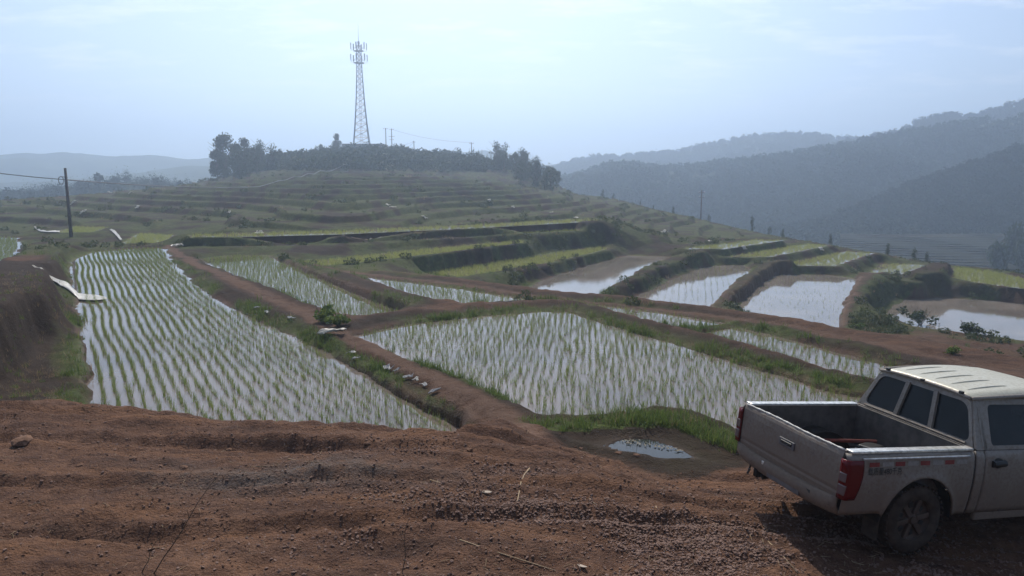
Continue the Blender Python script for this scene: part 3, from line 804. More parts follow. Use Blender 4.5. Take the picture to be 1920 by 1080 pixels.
    # ---- wheels
    def wheel(x, s):
        w = empty('wheel', (x, s * .765, RW)); w.parent = root
        def lathe(pr, n=40):
            V, Fc = [], []
            for k in range(n):
                t = 2 * math.pi * k / n
                for r, y in pr: V.append((r * math.cos(t), s * y, r * math.sin(t)))
            m = len(pr)
            for k in range(n):
                for j in range(m - 1):
                    a, b = k * m + j, ((k + 1) % n) * m + j
                    q = (a, a + 1, b + 1, b); Fc.append(q if s < 0 else q[::-1])
            return V, Fc
        V, Fc = lathe([(.215, -.10), (.28, -.115), (.335, -.105), (.362, -.08), (.367, -.03), (.367, .03), (.362, .08), (.335, .105), (.28, .115), (.225, .10), (.215, .085)])
        ty = mesh_obj('tyre', V, Fc, TM['rubber'], w, True)
        lug = MB()
        for k in range(36):
            t = 2 * math.pi * k / 36
            for yy in (-.085, .085):
                M = Matrix.Rotation(-t, 4, 'Y') @ Matrix.Translation((.366, s * yy, 0))
                lug.box((0, 0, 0), (.018, .045, .032), M)
        tag(lug.build('tread', TM['rubber'], ty), kind='stuff')
        V, Fc = lathe([(.226, .098), (.222, .06), (.205, .045), (.06, .05), (.052, .075), (.001, .078)])
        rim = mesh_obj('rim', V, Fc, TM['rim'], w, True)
        for k in range(6):
            t = 2 * math.pi * k / 6 + .2
            M = Matrix.Rotation(-t, 4, 'Y')
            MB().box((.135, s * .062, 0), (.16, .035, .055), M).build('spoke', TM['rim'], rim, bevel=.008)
            M = Matrix.Rotation(-t - math.pi / 6, 4, 'Y')
            MB().box((.15, s * .049, 0), (.055, .012, .045), M).build('rim_slot', TM['black'], rim)
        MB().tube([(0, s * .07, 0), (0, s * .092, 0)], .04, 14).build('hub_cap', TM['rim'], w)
    for x in (AX, AF):
        for s in (-1, 1): wheel(x, s)
    for s in (-1, 1): MB().box((.52, s * .76, .30), (.012, .20, .26)).build('mud_flap', TM['rubber'], root)
    # ---- cab
    XB, XT, ZB, ZT = 1.70, 1.79, 1.08, 1.60           # rear wall: foot and head
    def sy(z): return prof(z)
    def sideP(x, z, s, d=0): return (x, s * (sy(z) + d), z)
    def rquad(c, r, n=5):
        """a quad's outline with rounded corners, n+1 points at each corner"""
        out = []
        for i in range(4):
            p, a, b = Vector(c[i]), Vector(c[i - 1]), Vector(c[(i + 1) % 4])
            da, db = (a - p).normalized(), (b - p).normalized()
            rr = r[i] if hasattr(r, '__len__') else r
            p0, p1 = p + da * rr, p + db * rr
            for k in range(n + 1):
                t = k / n; out.append(p0 * (1 - t) ** 2 + p * 2 * t * (1 - t) + p1 * t * t)
        return out
    def ring(name, outer, inner, mp, m, th, par, depth=0.0):
        n = len(outer); V = [mp(p[0], p[1], 0) for p in outer] + [mp(p[0], p[1], 0) for p in inner] + [mp(p[0], p[1], -th) for p in inner]
        Fc = [(i, (i + 1) % n, n + (i + 1) % n, n + i) for i in range(n)] + [(n + i, n + (i + 1) % n, 2 * n + (i + 1) % n, 2 * n + i) for i in range(n)]
        V += [mp(p[0], p[1], -th) for p in outer]
        Fc += [(3 * n + i, i, n * 0 + i, 3 * n + i)[:3] for i in range(0)]
        Fc += [(i, 3 * n + i, 3 * n + (i + 1) % n, (i + 1) % n) for i in range(n)]
        o = mesh_obj(name, V, Fc, m, par)
        bm = bmesh.new(); bm.from_mesh(o.data); bmesh.ops.recalc_face_normals(bm, faces=bm.faces); bm.to_mesh(o.data); bm.free()
        return o
    def pane(name, inner, mp, d, m, par):
        V = [mp(p[0], p[1], d) for p in inner]
        return mesh_obj(name, V, [tuple(range(len(V)))], m, par)
    # doors: lower skin, window frame, pane
    for s in (-1, 1):
        mp = lambda x, z, d, s=s: sideP(x, z, s, d)
        side('rear_quarter', 1.685, 1.80, 1.08, paint, s, 4, 12)
        for nm, x0, x1, wx in (('rear_door', 1.815, 2.74, (1.93, 2.67, 1.98, 2.65)), ('front_door', 2.755, 3.72, (2.84, 3.60, 2.86, 3.22))):
            d = side(nm, x0, x1, 1.08, paint, s, 30, 12)
            oc = [(x0, 1.085), (x1, 1.085), (x1 if nm == 'rear_door' else 3.30, 1.575), (x0 + .05, 1.575)]
            ic = [(wx[0], 1.12), (wx[1], 1.12), (wx[3], 1.52), (wx[2], 1.52)]
            ring('window_frame', rquad(oc, .02), rquad(ic, .055), mp, paint, .03, d)
            pane('window_pane', rquad(ic, .055), mp, -.02, TM['glass'], d)
            hx = x0 + .16
            MB().tube([(hx - .075, s * (sy(.96) + .012), .95), (hx + .09, s * (sy(.96) + .02), .957)], .036, 10).build('door_handle', TM['black'], d)
            V, Fc = tube_data([(hx + .01 + .055 * math.cos(t), s * (sy(.96) + .004), .955 + .045 * math.sin(t)) for t in np.linspace(0, 6.283, 17)], .012, 5)
            mesh_obj('handle_cup', V, Fc, TM['black'], d)
        ring('rear_pillar', rquad([(1.705, 1.085), (1.862, 1.085), (1.862, 1.575), (1.80, 1.575)], .01), rquad([(1.75, 1.12), (1.80, 1.12), (1.83, 1.50), (1.815, 1.50)], .004), mp, paint, .03, root)
        pane('pillar_skin', rquad([(1.74, 1.11), (1.81, 1.11), (1.84, 1.51), (1.80, 1.51)], .004), mp, -.004, paint, root)
        side('front_fender', 3.735, 4.93, 1.03, paint, s, 40, 12)
        MB().box((2.77, s * .82, .36), (1.9, .05, .10)).build('sill', TM['gate'], root, bevel=.02)
        # wing mirror
        MB().box((3.50, s * 1.0, 1.16), (.10, .20, .15)).build('wing_mirror', TM['black'], root, bevel=.03)
    # rear wall of the cab, mapped on its slope
    def rw(y, z, d): return (XB + (z - ZB) / (ZT - ZB) * (XT - XB) - d, y, z)
    oc = [(-.80, ZB - .02), (.80, ZB - .02), (.60, ZT), (-.60, ZT)]
    ic = [(-.735, 1.135), (.735, 1.135), (.585, 1.525), (-.585, 1.525)]
    wall = ring('cab_rear_wall', rquad(oc, (.02, .02, .10, .10), 6), rquad(ic, (.10, .10, .11, .11), 6), rw, paint, .03, root)
    MB().box((1.685, 0, .82), (.03, 1.60, .56)).build('cab_rear_panel', TM['gate'], root)
    def xe(z): return .735 + (z - 1.135) / (1.525 - 1.135) * (.585 - .735)
    for a, b in ((-1, -.36), (-.30, .30), (.36, 1)):
        c = [(a * xe(1.135), 1.135), (b * xe(1.135), 1.135), (b * xe(1.525), 1.525), (a * xe(1.525), 1.525)]
        pane('rear_window_pane', rquad(c, (.10 if a == -1 else .02, .10 if b == 1 else .02, .11 if b == 1 else .02, .11 if a == -1 else .02), 5), rw, -.018, TM['glass'], wall)
    for a in (-.33, .33):
        V = []
        for z, dz in ((1.10, 0), (1.545, 0)):
            y = a * xe(z)
            for dy in (-.026, .026):
                for d in (.016, -.016): V.append(rw(y + dy, z, d))
        mesh_obj('window_bar', V, [(0, 1, 3, 2), (4, 6, 7, 5), (0, 4, 5, 1), (2, 3, 7, 6), (0, 2, 6, 4), (1, 5, 7, 3)], TM['gate'], wall)
    lo = [rw(y, 1.122 - .004 * abs(y), .012) for y in np.linspace(-.70, .70, 16)]
    MB().tube(lo, .013, 6).build('window_sill', TM['gate'], wall)
    # roof shell with pressed ribs
    def roof():
        V, Fc = [], []
        xs = np.linspace(1.775, 3.25, 24); ys = np.linspace(-1, 1, 33)
        for x in xs:
            tx = (x - 1.775) / 1.475
            zc = 1.612 + .075 * math.sin(min(1, tx * 1.15 + .05) * math.pi * .62) - .10 * max(0, tx - .75) ** 1.3
            for y in ys:
                w = .622 + .02 * math.sin(tx * math.pi)
                ay = abs(y)
                z = zc - .022 * ay ** 2 - .055 * max(0, (ay - .82) / .18) ** 2
                if x < 1.80: z -= .02 * (1.80 - x) / .025
                V.append((x, y * w, z))
        n = len(ys)
        for i in range(len(xs) - 1):
            for j in range(n - 1): Fc.append((i * n + j, (i + 1) * n + j, (i + 1) * n + j + 1, i * n + j + 1))
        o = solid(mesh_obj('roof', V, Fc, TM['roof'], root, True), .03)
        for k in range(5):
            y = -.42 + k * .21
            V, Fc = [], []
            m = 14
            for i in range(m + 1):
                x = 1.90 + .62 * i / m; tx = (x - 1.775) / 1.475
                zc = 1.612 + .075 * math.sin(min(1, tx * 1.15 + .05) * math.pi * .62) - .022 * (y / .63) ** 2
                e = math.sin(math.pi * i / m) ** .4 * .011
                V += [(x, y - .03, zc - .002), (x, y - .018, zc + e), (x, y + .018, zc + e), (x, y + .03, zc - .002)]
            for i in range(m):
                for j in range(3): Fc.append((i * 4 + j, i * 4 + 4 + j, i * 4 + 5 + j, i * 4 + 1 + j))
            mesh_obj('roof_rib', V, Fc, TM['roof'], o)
        for s in (-1, 1):
            V, Fc = tube_data([(x, s * (.628 + .02 * math.sin((x - 1.775) / 1.475 * math.pi)), 1.578 + .05 * math.sin(min(1, (x - 1.775) / 1.4) * math.pi * .6)) for x in np.linspace(1.78, 3.2, 14)], .022, 6)
            mesh_obj('roof_gutter', V, Fc, paint, o, True)
        V, Fc = tube_data([(1.776, y, 1.603 - .03 * abs(y / .62) ** 3) for y in np.linspace(-.61, .61, 16)], .022, 6)
        mesh_obj('roof_rear_lip', V, Fc, TM['gate'], o, True)
        for y in (-.50, .0, .50): MB().box((1.765, y, 1.615), (.035, .05, .028)).build('rack_mount', TM['black'], o, bevel=.006)
    roof()
    # windscreen, bonnet, front (round the corner of the frame)
    mesh_obj('windscreen', [(3.25, -.60, 1.585), (3.25, .60, 1.585), (3.80, .74, 1.10), (3.80, -.74, 1.10)], [(0, 1, 2, 3)], TM['glass'], root)
    for s in (-1, 1): MB().tube([(3.25, s * .62, 1.60), (3.82, s * .77, 1.08)], .03, 6).build('front_pillar', paint, root)
    V, Fc = [], []
    for i in range(13):
        x = 3.78 + i * .095; z = 1.09 - .09 * (i / 12) ** 2 - (.10 if i == 12 else 0)
        for j in range(13):
            y = -.80 + j * .1333; V.append((x, y * (1 - .06 * (i / 12) ** 3), z - .03 * abs(y / .8) ** 3))
    for i in range(12):
        for j in range(12): Fc.append((i * 13 + j, i * 13 + 13 + j, i * 13 + 14 + j, i * 13 + 1 + j))
    solid(mesh_obj('bonnet', V, Fc, paint, root, True), .02)
    MB().box((4.93, 0, .78), (.06, 1.30, .30)).build('grille', TM['black'], root, bevel=.02)
    MB().box((4.97, 0, .50), (.14, 1.72, .24)).build('front_bumper', TM['gate'], root, bevel=.04)
    for s in (-1, 1): MB().box((4.91, s * .70, .82), (.10, .24, .20)).build('headlight', TM['clear'], root, bevel=.03)
    MB().box((2.7, 0, .62), (1.9, 1.4, .08)).build('cab_floor', TM['under'], root)
    MB().box((2.15, 0, .78), (.5, 1.25, .24)).build('rear_seat', TM['seat'], root, bevel=.05)
    MB().box((1.93, 0, 1.02), (.14, 1.25, .42)).build('seat_back', TM['seat'], root, bevel=.05)
    for y in (-.36, .36): MB().box((2.85, y, 1.02), (.14, .5, .55)).build('seat_back', TM['seat'], root, bevel=.05)
    # ---- rail bar, reflective tape and lettering on the bed sides
    for s in (-1, 1):
        MB().tube([(.18, s * (prof(1.045) + .012), 1.045), (.24, s * (prof(1.045) + .03), 1.05), (1.50, s * (prof(1.045) + .03), 1.05), (1.56, s * (prof(1.045) + .012), 1.045)], .010, 6).build('side_rail', TM['chrome'], root)
        xs = [.265 + .163 * k for k in range(8)]
        for k, x in enumerate(xs):
            V = [(x + a, s * (prof(z) + .0045), z) for a, z in ((0, .962), (.125 if k % 2 == 0 else .14, .962), (.125 if k % 2 == 0 else .14, 1.006), (0, 1.006))]
            mesh_obj('reflective_tape', V, [(0, 1, 2, 3) if s < 0 else (3, 2, 1, 0)], TM['refl_red'] if k % 2 == 0 else TM['refl_white'], root)
        cu = bpy.data.curves.new('lettering', 'FONT'); cu.body = '载质量480千克'; cu.size = .082; cu.extrude = .001
        to = bpy.data.objects.new('lettering_source', cu); COL.objects.link(to)
        bpy.context.view_layer.update()
        dg = bpy.context.evaluated_depsgraph_get()
        me = bpy.data.meshes.new_from_object(to.evaluated_get(dg)); bpy.data.objects.remove(to)
        me.name = 'lettering'; me.materials.clear(); me.materials.append(TM['letter'])
        w = max(v.co.x for v in me.vertices) if len(me.vertices) else 1
        for v in me.vertices:
            x = v.co.x * (.43 / w); z = .885 + v.co.y
            v.co = ((.25 + x) if s < 0 else (.25 + .43 - x), s * (prof(z) + .006 + abs(v.co.z)), z)
        lo_ = bpy.data.objects.new('lettering', me); COL.objects.link(lo_); lo_.parent = root
    MB().box((1.672, -.80, .74), (.014, .10, .60)).build('body_gap', TM['black'], root)
    return root
TRUCK = build_truck()
bpy.context.view_layer.update()
TMX = Matrix.Translation(TRUCK.location) @ TRUCK.rotation_quaternion.to_matrix().to_4x4()
def in_truck(*p): return TMX @ Vector(p)
# loose things in the bed
tag(MB().tube([in_truck(.35, .52, .70), in_truck(.9, .50, .74), in_truck(1.55, .30, .78)], .022, 6).build('red_bar', TM['redbar']), 'red painted bar lying in the truck bed', 'bar')
tag(MB().box((0, 0, 0), (.28, .20, .14), TMX @ Matrix.Translation((1.40, .22, .70)) @ Matrix.Rotation(.4, 4, 'Z')).build('crate', TM['black'], bevel=.02), 'dark crate sitting in the front of the truck bed', 'crate')
tag(MB().tube([in_truck(.62, -.30, .636), in_truck(.62, -.30, .90), in_truck(.66, -.30, .93)], .022, 8).build('metal_pipe', TM['chrome']), 'short pale metal pipe standing in the truck bed', 'pipe')

# ------------------------------------------------------------------ rice
rice_v = [tuft('rice', random.choice((5, 6, 7, 8)), .25, .0085, .19, .75, .018, MATS['rice']) for k in range(8)]
dense_v = [tuft('rice_clump', 16, .26, .016, .25, .8, .07, MATS['rice_field'], 2) for k in range(6)]
small_v = [tuft('thin_rice', 4, .20, .010, .15, .5, .012, MATS['rice'], 2) for k in range(5)]
def rows(name, az, dr, dp, jit, keep=1.0, margin=.12):
    poly, z = FIELDS[name]
    c = poly.mean(0); a = R(az); f = np.array([math.sin(a), math.cos(a)]); r_ = np.array([f[1], -f[0]])
    q = np.c_[(poly - c) @ r_, (poly - c) @ f]; lo, hi = q.min(0), q.max(0)
    A, B = np.meshgrid(np.arange(lo[0], hi[0], dr), np.arange(lo[1], hi[1], dp), indexing='ij')
    A = A + .17 * fbm(A * .25 + 3, B * .16, 7, 2) + .025 * np.sin(B * .8 + A * .3) + .04 * fbm(A * 3, B * 1.5, 8, 2)
    A = A.ravel() + rng.normal(0, jit, A.size); B = B.ravel() + rng.normal(0, jit * 1.2, B.size)
    X = c[0] + A * r_[0] + B * f[0]; Y = c[1] + A * r_[1] + B * f[1]
    m = inside(X, Y, poly) & (rng.random(X.size) < keep)
    X, Y = X[m], Y[m]
    d, _ = seg_dist(X, Y, poly); m = d > margin
    X, Y = X[m], Y[m]
    g = terrain(X, Y); m = g < z + (.02 if margin else .25)
    return np.c_[X[m], Y[m], np.full(m.sum(), z - .02)]
near = np.concatenate([rows('F1', -31, .255, .08, .022, .9), rows('F2', 6, .185, .125, .04, .9)])
# the seedlings that show largest stand as plants of their own
D = np.linalg.norm(near - np.array([0, 0, CAMZ]), axis=1); order = np.argsort(D)
vis = []
for i in order:
    if len(vis) >= 300: break
    p = near[i] + np.array([0, 0, .14]); d = p - np.array([0, 0, CAMZ])
    dc = d[1] * CP - d[2] * SP
    u_ = 960 + F * d[0] / dc; v_ = 540 - F * (d[1] * SP + d[2] * CP) / dc
    if not (20 < u_ < 1360): continue
    t = np.linspace(.5, .985, 70); q = np.array([0, 0, CAMZ]) + d * t[:, None]
    if (terrain(q[:, 0], q[:, 1]) > q[:, 2]).any(): continue
    vis.append(i)
vis = np.array(vis)
for i in vis:
    o = bpy.data.objects.new('rice_seedling', rice_v[random.randrange(8)]); COL.objects.link(o)
    o.location = near[i]; o.rotation_euler = (random.gauss(0, .07), random.gauss(0, .07), random.uniform(0, 6.28)); s = random.uniform(.75, 1.12); o.scale = (s, s, s)
    tag(o, 'young green rice seedling in shallow water just beyond the red dirt yard', 'rice plant', 'rice seedlings along the edge of the dirt yard')
rest = np.ones(len(near), bool); rest[vis] = False
Pn = [near[rest], rows('F3', -28, .21, .12, .05), rows('F4', -15, .22, .13, .05), rows('F5', 20, .22, .14, .05), rows('F6', 25, .21, .14, .05), rows('F0', -30, .22, .12, .04)]
Ps = [rows('G2', 14, .42, .3, .04, .55), rows('G3', 10, .45, .28, .04, .35)]
Pd = [rows(k, 40, .27, .25, .08, kp, .0) for k, kp in (('T1', .85), ('T2', .9), ('T3', .85), ('T4', .5), ('H1', .95), ('H2', .55), ('H3', .7), ('H4', .75), ('H5', .7), ('L1', .95), ('L2', .95))]
nn, ns = sum(map(len, Pn)), sum(map(len, Ps)); Pa = np.concatenate(Pn + Ps + Pd); n = len(Pa)
idx = np.concatenate([6 + 0 * np.arange(0), rng.integers(0, 8, nn), 8 + rng.integers(0, 5, ns), 13 + rng.integers(0, 6, n - nn - ns)])
scatter('rice', variants('rice_source', rice_v + small_v + dense_v), Pa, np.c_[rng.normal(0, .08, n), rng.normal(0, .08, n), rng.random(n) * 6.28], .6 + .55 * rng.random(n), idx)

# ------------------------------------------------------------------ weeds and grass on bunds and banks
weed_v = [tuft('weed', 14, .20, .012, .5, 1.0, .05, MATS['weed']) for k in range(5)] + [tuft('dry_grass', 9, .22, .007, .5, .8, .05, MATS['dry']) for k in range(2)]
def leafy(name, n, r, h, leaf, m):
    V, Fc = [], []
    for k in range(n):
        th = random.uniform(0, 6.28); ph = random.random(); rr = r * random.random() ** .4
        c = np.array([rr * math.cos(th), rr * math.sin(th), h * ph ** .8 * (1 - .35 * (rr / r) ** 2)])
        a = rng.normal(size=3); a /= np.linalg.norm(a); b = np.cross(a, rng.normal(size=3)); b /= np.linalg.norm(b)
        o = len(V); l = leaf * random.uniform(.6, 1.3)
        V += [c - a * l, c + b * l * .45, c + a * l, c - b * l * .45]; Fc.append((o, o + 1, o + 2, o + 3))
    return raw_mesh(name, V, Fc, m)
bush_v = [leafy('bank_bush', 70, .38, .45, .10, MATS['bank']) for k in range(4)] + [tuft('bank_grass', 22, .42, .03, .55, 1.0, .16, MATS['bank'], 2) for k in range(3)] + [tuft('bank_dry', 16, .40, .025, .55, .9, .16, MATS['dry'], 2)]
def sample(n, a0, a1, r0, r1, pw=1.0):
    a = R(a0) + (R(a1) - R(a0)) * rng.random(n); r_ = r0 * (r1 / r0) ** (rng.random(n) ** pw)
    return r_ * np.sin(a), r_ * np.cos(a)
X, Y = sample(190000, -40, 40, 9.5, 48)
Z, A = terrain(X, Y, True)
shore = sstep(.95, .3, A['dfield']) * (A['dfield'] > .03)
ptch = sstep(.0, .35, fbm(X / 1.4, Y / 1.4, 83, 3) + .05)
pr = A['veg'] * (.25 + .75 * shore) * (.12 + .88 * ptch) * (1 - A['path']) * .55
bd, _ = seg_dist(X, Y, LINES[-1][0], False); nb = (X > .2) & (Y < 15.5) & (X < 8)
pr = np.where(nb, np.where((bd < .6) & (Y > np.interp(X, LINES[-1][0][:, 0], LINES[-1][0][:, 1]) - .25), .10 * A['veg'] + .4 * A['veg'] * ptch, .02 * pr), pr)
m = (rng.random(len(X)) < pr) & (A['padd'] > .1) & ~A['inf']
Xw, Yw, Zw = X[m], Y[m], Z[m]; nw = len(Xw)
sw = (.4 + .8 * rng.random(nw)) * (1 + .012 * Yw)
iw = np.where(rng.random(nw) < .93, rng.integers(0, 5, nw), 5 + rng.integers(0, 2, nw))
# dry tufts on the bank at the left
X, Y = sample(26000, -42, -22, 11, 34); Z, A = terrain(X, Y, True)
m = (rng.random(len(X)) < .06 + .30 * sstep(.0, .4, fbm(X, Y, 87, 3))) & (A['padd'] > .3) & (A['dfield'] > .4)
Pw = np.r_[np.c_[Xw, Yw, Zw], np.c_[X[m], Y[m], Z[m]]]; k2 = m.sum()
sw = np.r_[sw, .3 + .5 * rng.random(k2)]; iw = np.r_[iw, np.where(rng.random(k2) < .35, rng.integers(0, 5, k2), 5 + rng.integers(0, 2, k2))]
n = len(Pw)
scatter('weeds', variants('weed_source', weed_v), Pw, np.c_[rng.normal(0, .12, n), rng.normal(0, .12, n), rng.random(n) * 6.28], sw, iw)
# ranker growth on the banks of the lower ponds and up the terraced hill
X, Y = sample(240000, -38, 40, 30, 235)
Z, A = terrain(X, Y, True)
pt = sstep(-.1, .35, fbm(X / 3.5, Y / 3.5, 91, 4))
riser = sstep(.3, .8, A['dfield']) * (Y < 75) * (X > 0) * (1 - A['path'])
pr = np.where(Y < 78, riser * A['veg'] * (.1 + .9 * pt) * .4, 0)
pr = np.maximum(pr, .10 * (.15 + .85 * pt) * (A['dpath'] < .9) * (1 - np.clip(A['path'] * 2, 0, 1)) * (Y > 44) * (Y < 85) * (A['dfield'] > .12))
pr = np.maximum(pr, (A['dfield'] > 3) * ((1 - A['flat']) * .12 + .025) * (.05 + .95 * pt ** 2) * sstep(55, 75, Y))
pr = np.maximum(pr, sstep(5.0, 8.0, A['h']) * .7 * (.25 + .75 * pt))
pr = np.maximum(pr, sstep(-6.0, -7.5, A['h']) * .6 * (Y > 60))
m = (rng.random(len(X)) < pr) & ~A['inf']
Pw = np.c_[X[m], Y[m], Z[m] - .03]; n = len(Pw)
hb = A['h'][m]
sw = (.35 + .7 * rng.random(n) ** 2) * (1 + .8 * sstep(60, 160, Pw[:, 1])) * (1 + 1.3 * sstep(5.5, 9, hb) + 1.3 * sstep(-6, -8, hb))
iw = np.where(rng.random(n) < .82, rng.integers(0, 7, n), 7)
scatter('bank_growth', variants('bank_source', bush_v), Pw, np.c_[rng.normal(0, .1, n), rng.normal(0, .1, n), rng.random(n) * 6.28], sw, iw)

# ------------------------------------------------------------------ gravel on the yard
def stone_mesh(k):
    bm = bmesh.new(); bmesh.ops.create_icosphere(bm, subdivisions=1, radius=1)
    for v in bm.verts: v.co = Vector((v.co.x * random.uniform(.8, 1.3), v.co.y * random.uniform(.6, 1), v.co.z * random.uniform(.35, .75)))
    me = bpy.data.meshes.new('stone'); bm.to_mesh(me); bm.free(); me.materials.append(MATS['stone']); return me
X, Y = sample(200000, -40, 46, 6.0, 13.5, 1.0)
Z, A = terrain(X, Y, True)
zone = np.maximum(np.exp(-(((X - 1.5) / 2.6) ** 2 + ((Y - 7.4 + .1 * X) / 1.0) ** 2)), .9 * np.exp(-(((X - 3.2) / 2.0) ** 2 + ((Y - 7.0) / 1.6) ** 2)))
zone = np.maximum(zone, .55 * np.exp(-(((X + .2) / 1.8) ** 2 + ((Y - 9.1 + .15 * X) / .5) ** 2)))
band = sstep(-.12, .2, fbm(X * .55, Y * 1.6, 101, 4))
pr = zone * (.06 + .94 * band) * .8 + .022
m = (rng.random(len(X)) < pr) & (A['padd'] < -.1)
Pg = np.c_[X[m], Y[m], Z[m]]; n = len(Pg)
sg = .007 + .017 * rng.random(n) ** 2.2
Pg[:, 2] += sg * .25
scatter('gravel', variants('gravel_source', [stone_mesh(k) for k in range(8)]), Pg, np.c_[rng.normal(0, .4, n), rng.normal(0, .4, n), rng.random(n) * 6.28], sg, rng.integers(0, 8, n))
# straw litter trodden into the yard
X, Y = sample(2600, -40, 40, 6.0, 13); Z, A = terrain(X, Y, True); m = (A['padd'] < -.1) & (rng.random(len(X)) < .3 + .7 * sstep(0, .3, fbm(X, Y, 107, 3)))
def straw_bit():
    V, Fc = tube_data([(-.5, 0, 0), (-.1, .03 * random.random(), .02), (.5, .1 * random.uniform(-1, 1), .0)], [.018, .022, .012], 4); return raw_mesh('straw', V, Fc, MATS['straw'])
n = m.sum(); Pg = np.c_[X[m], Y[m], Z[m] + .006]
scatter('straw_litter', variants('straw_source', [straw_bit() for k in range(5)]), Pg, np.c_[rng.normal(0, .08, n), rng.normal(0, .08, n), rng.random(n) * 6.28], .05 + .10 * rng.random(n) ** 2, rng.integers(0, 5, n))

# ------------------------------------------------------------------ trees
def crown(name, lobes, n, leaf, m, squash=.9):
    V, Fc = [], []
    w = np.array([l[3] ** 2 for l in lobes]); w = w / w.sum()
    for k in rng.choice(len(lobes), n, p=w):
        cx, cy, cz, r_ = lobes[k]
        d = rng.normal(size=3); d /= np.linalg.norm(d)
        c = np.array([cx, cy, cz]) + d * r_ * (rng.random() ** .33) * np.array([1, 1, squash]) * rng.uniform(.85, 1.15)
        a = rng.normal(size=3); a /= np.linalg.norm(a); b = np.cross(a, rng.normal(size=3)); b /= np.linalg.norm(b) + 1e-9
        l = leaf * rng.uniform(.5, 1.4); o = len(V)
        V += [c - a * l, c + b * l * .6, c + a * l, c - b * l * .6]; Fc.append((o, o + 1, o + 2, o + 3))
    return raw_mesh(name, V, Fc, m)
def trunk_mesh(h, r0, limbs):
    mb = MB(); mb.tube([(0, 0, -.6), (.03 * h * random.uniform(-1, 1), 0, h * .4), (.04 * h * random.uniform(-1, 1), .02 * h, h)], [r0, r0 * .7, r0 * .18], 7)
    for z, az, L in limbs: mb.tube([(0, 0, z), (math.cos(az) * L * .5, math.sin(az) * L * .5, z + L * .45), (math.cos(az) * L, math.sin(az) * L, z + L * .8)], [r0 * .4, r0 * .25, r0 * .08], 5)
    return raw_mesh('trunk', mb.v, mb.f, MATS['bark'], True)
def broad(h, wd, low_, n):
    lobes = []
    for k in range(15):
        t = random.random(); z = h * (low_ + (1 - low_ - .07) * t); rr = wd * (.30 + .70 * math.sin(min(1, t * .8 + .22) * math.pi)) * .62
        az = random.uniform(0, 6.28); lobes.append((math.cos(az) * rr * random.random(), math.sin(az) * rr * random.random(), z, wd * random.uniform(.20, .40)))
    return crown('crown', lobes, n, .30, MATS['crown']), trunk_mesh(h * .92, h * .022, [(h * random.uniform(.3, .7), random.uniform(0, 6.28), wd * random.uniform(.5, .9)) for k in range(7)])
def conif(h, wd, n):
    lobes = []
    for k in range(14):
        t = k / 13; z = h * (.12 + .86 * t); rr = wd * (1 - t) ** .8 * .5
        for j in range(3):
            az = random.uniform(0, 6.28); lobes.append((math.cos(az) * rr * .7, math.sin(az) * rr * .7, z, max(.12, wd * .34 * (1 - t) + .12) * random.uniform(.7, 1.2)))
    return crown('crown', lobes, n, .24, MATS['conifer'], .6), trunk_mesh(h * .97, h * .016, [])
KIND = {'broad': [broad(10, 4.2, .10, 2200) for k in range(4)], 'round': [broad(10, 3.8, .38, 1400) for k in range(2)], 'slim': [conif(10, 2.5, 900) for k in range(4)], 'scrub': [broad(10, 5.0, .03, 900) for k in range(3)]}
TREEN = {'broad': 'broadleaf_tree', 'round': 'round_tree', 'slim': 'conifer_tree', 'scrub': 'shrub'}
def tree(kind, u, vtop, d, label, group=None, wide=1.0, cat='tree'):
    p = atd(u, 400, d); z = float(terrain(np.array([p[0]]), np.array([d]))[0])
    ztop = atd(u, vtop, d)[2]; h = max(1.2, ztop - z)
    k = random.randrange(len(KIND[kind])); cmesh, tmesh = KIND[kind][k]
    e = empty(TREEN[kind], (p[0], d, z), (0, 0, random.uniform(0, 6.28))); s = h / 10; e.scale = (s * wide, s * wide, s)
    for nm, me in (('trunk', tmesh), ('crown', cmesh)):
        o = bpy.data.objects.new(nm, me); COL.objects.link(o); o.parent = e
    tag(e, label, cat, group)
    return e
tree('broad', 425, 248, 186, 'largest dark spreading tree at the end of the hilltop grove', wide=1.0)
tree('round', 636, 251, 226, 'round crowned tree standing alone beside the platform of the mast', wide=.75)
for u, v, d, w in [(412, 268, 182, .8), (442, 268, 190, .9), (452, 266, 186, .8), (465, 261, 188, .9), (478, 268, 192, .9), (489, 275, 190, .8), (498, 286, 188, 1), (606, 268, 222, .8), (622, 274, 224, .8), (595, 277, 220, .9), (968, 285, 205, .75), (975, 291, 203, .8), (958, 292, 206, .8), (985, 300, 202, .8), (1009, 300, 200, .6), (993, 302, 200, .8), (1026, 312, 192, .8), (1038, 313, 186, .9), (1046, 318, 180, 1)]:
    tree('broad', u, v, d, 'dark broadleaf tree in the clump beside the largest hilltop tree' if u < 520 else 'small broadleaf tree between the conifers and the round tree by the mast' if u < 700 else 'dark broadleaf tree where the hilltop wood falls towards the valley', 'broadleaf trees on the hilltop', w)
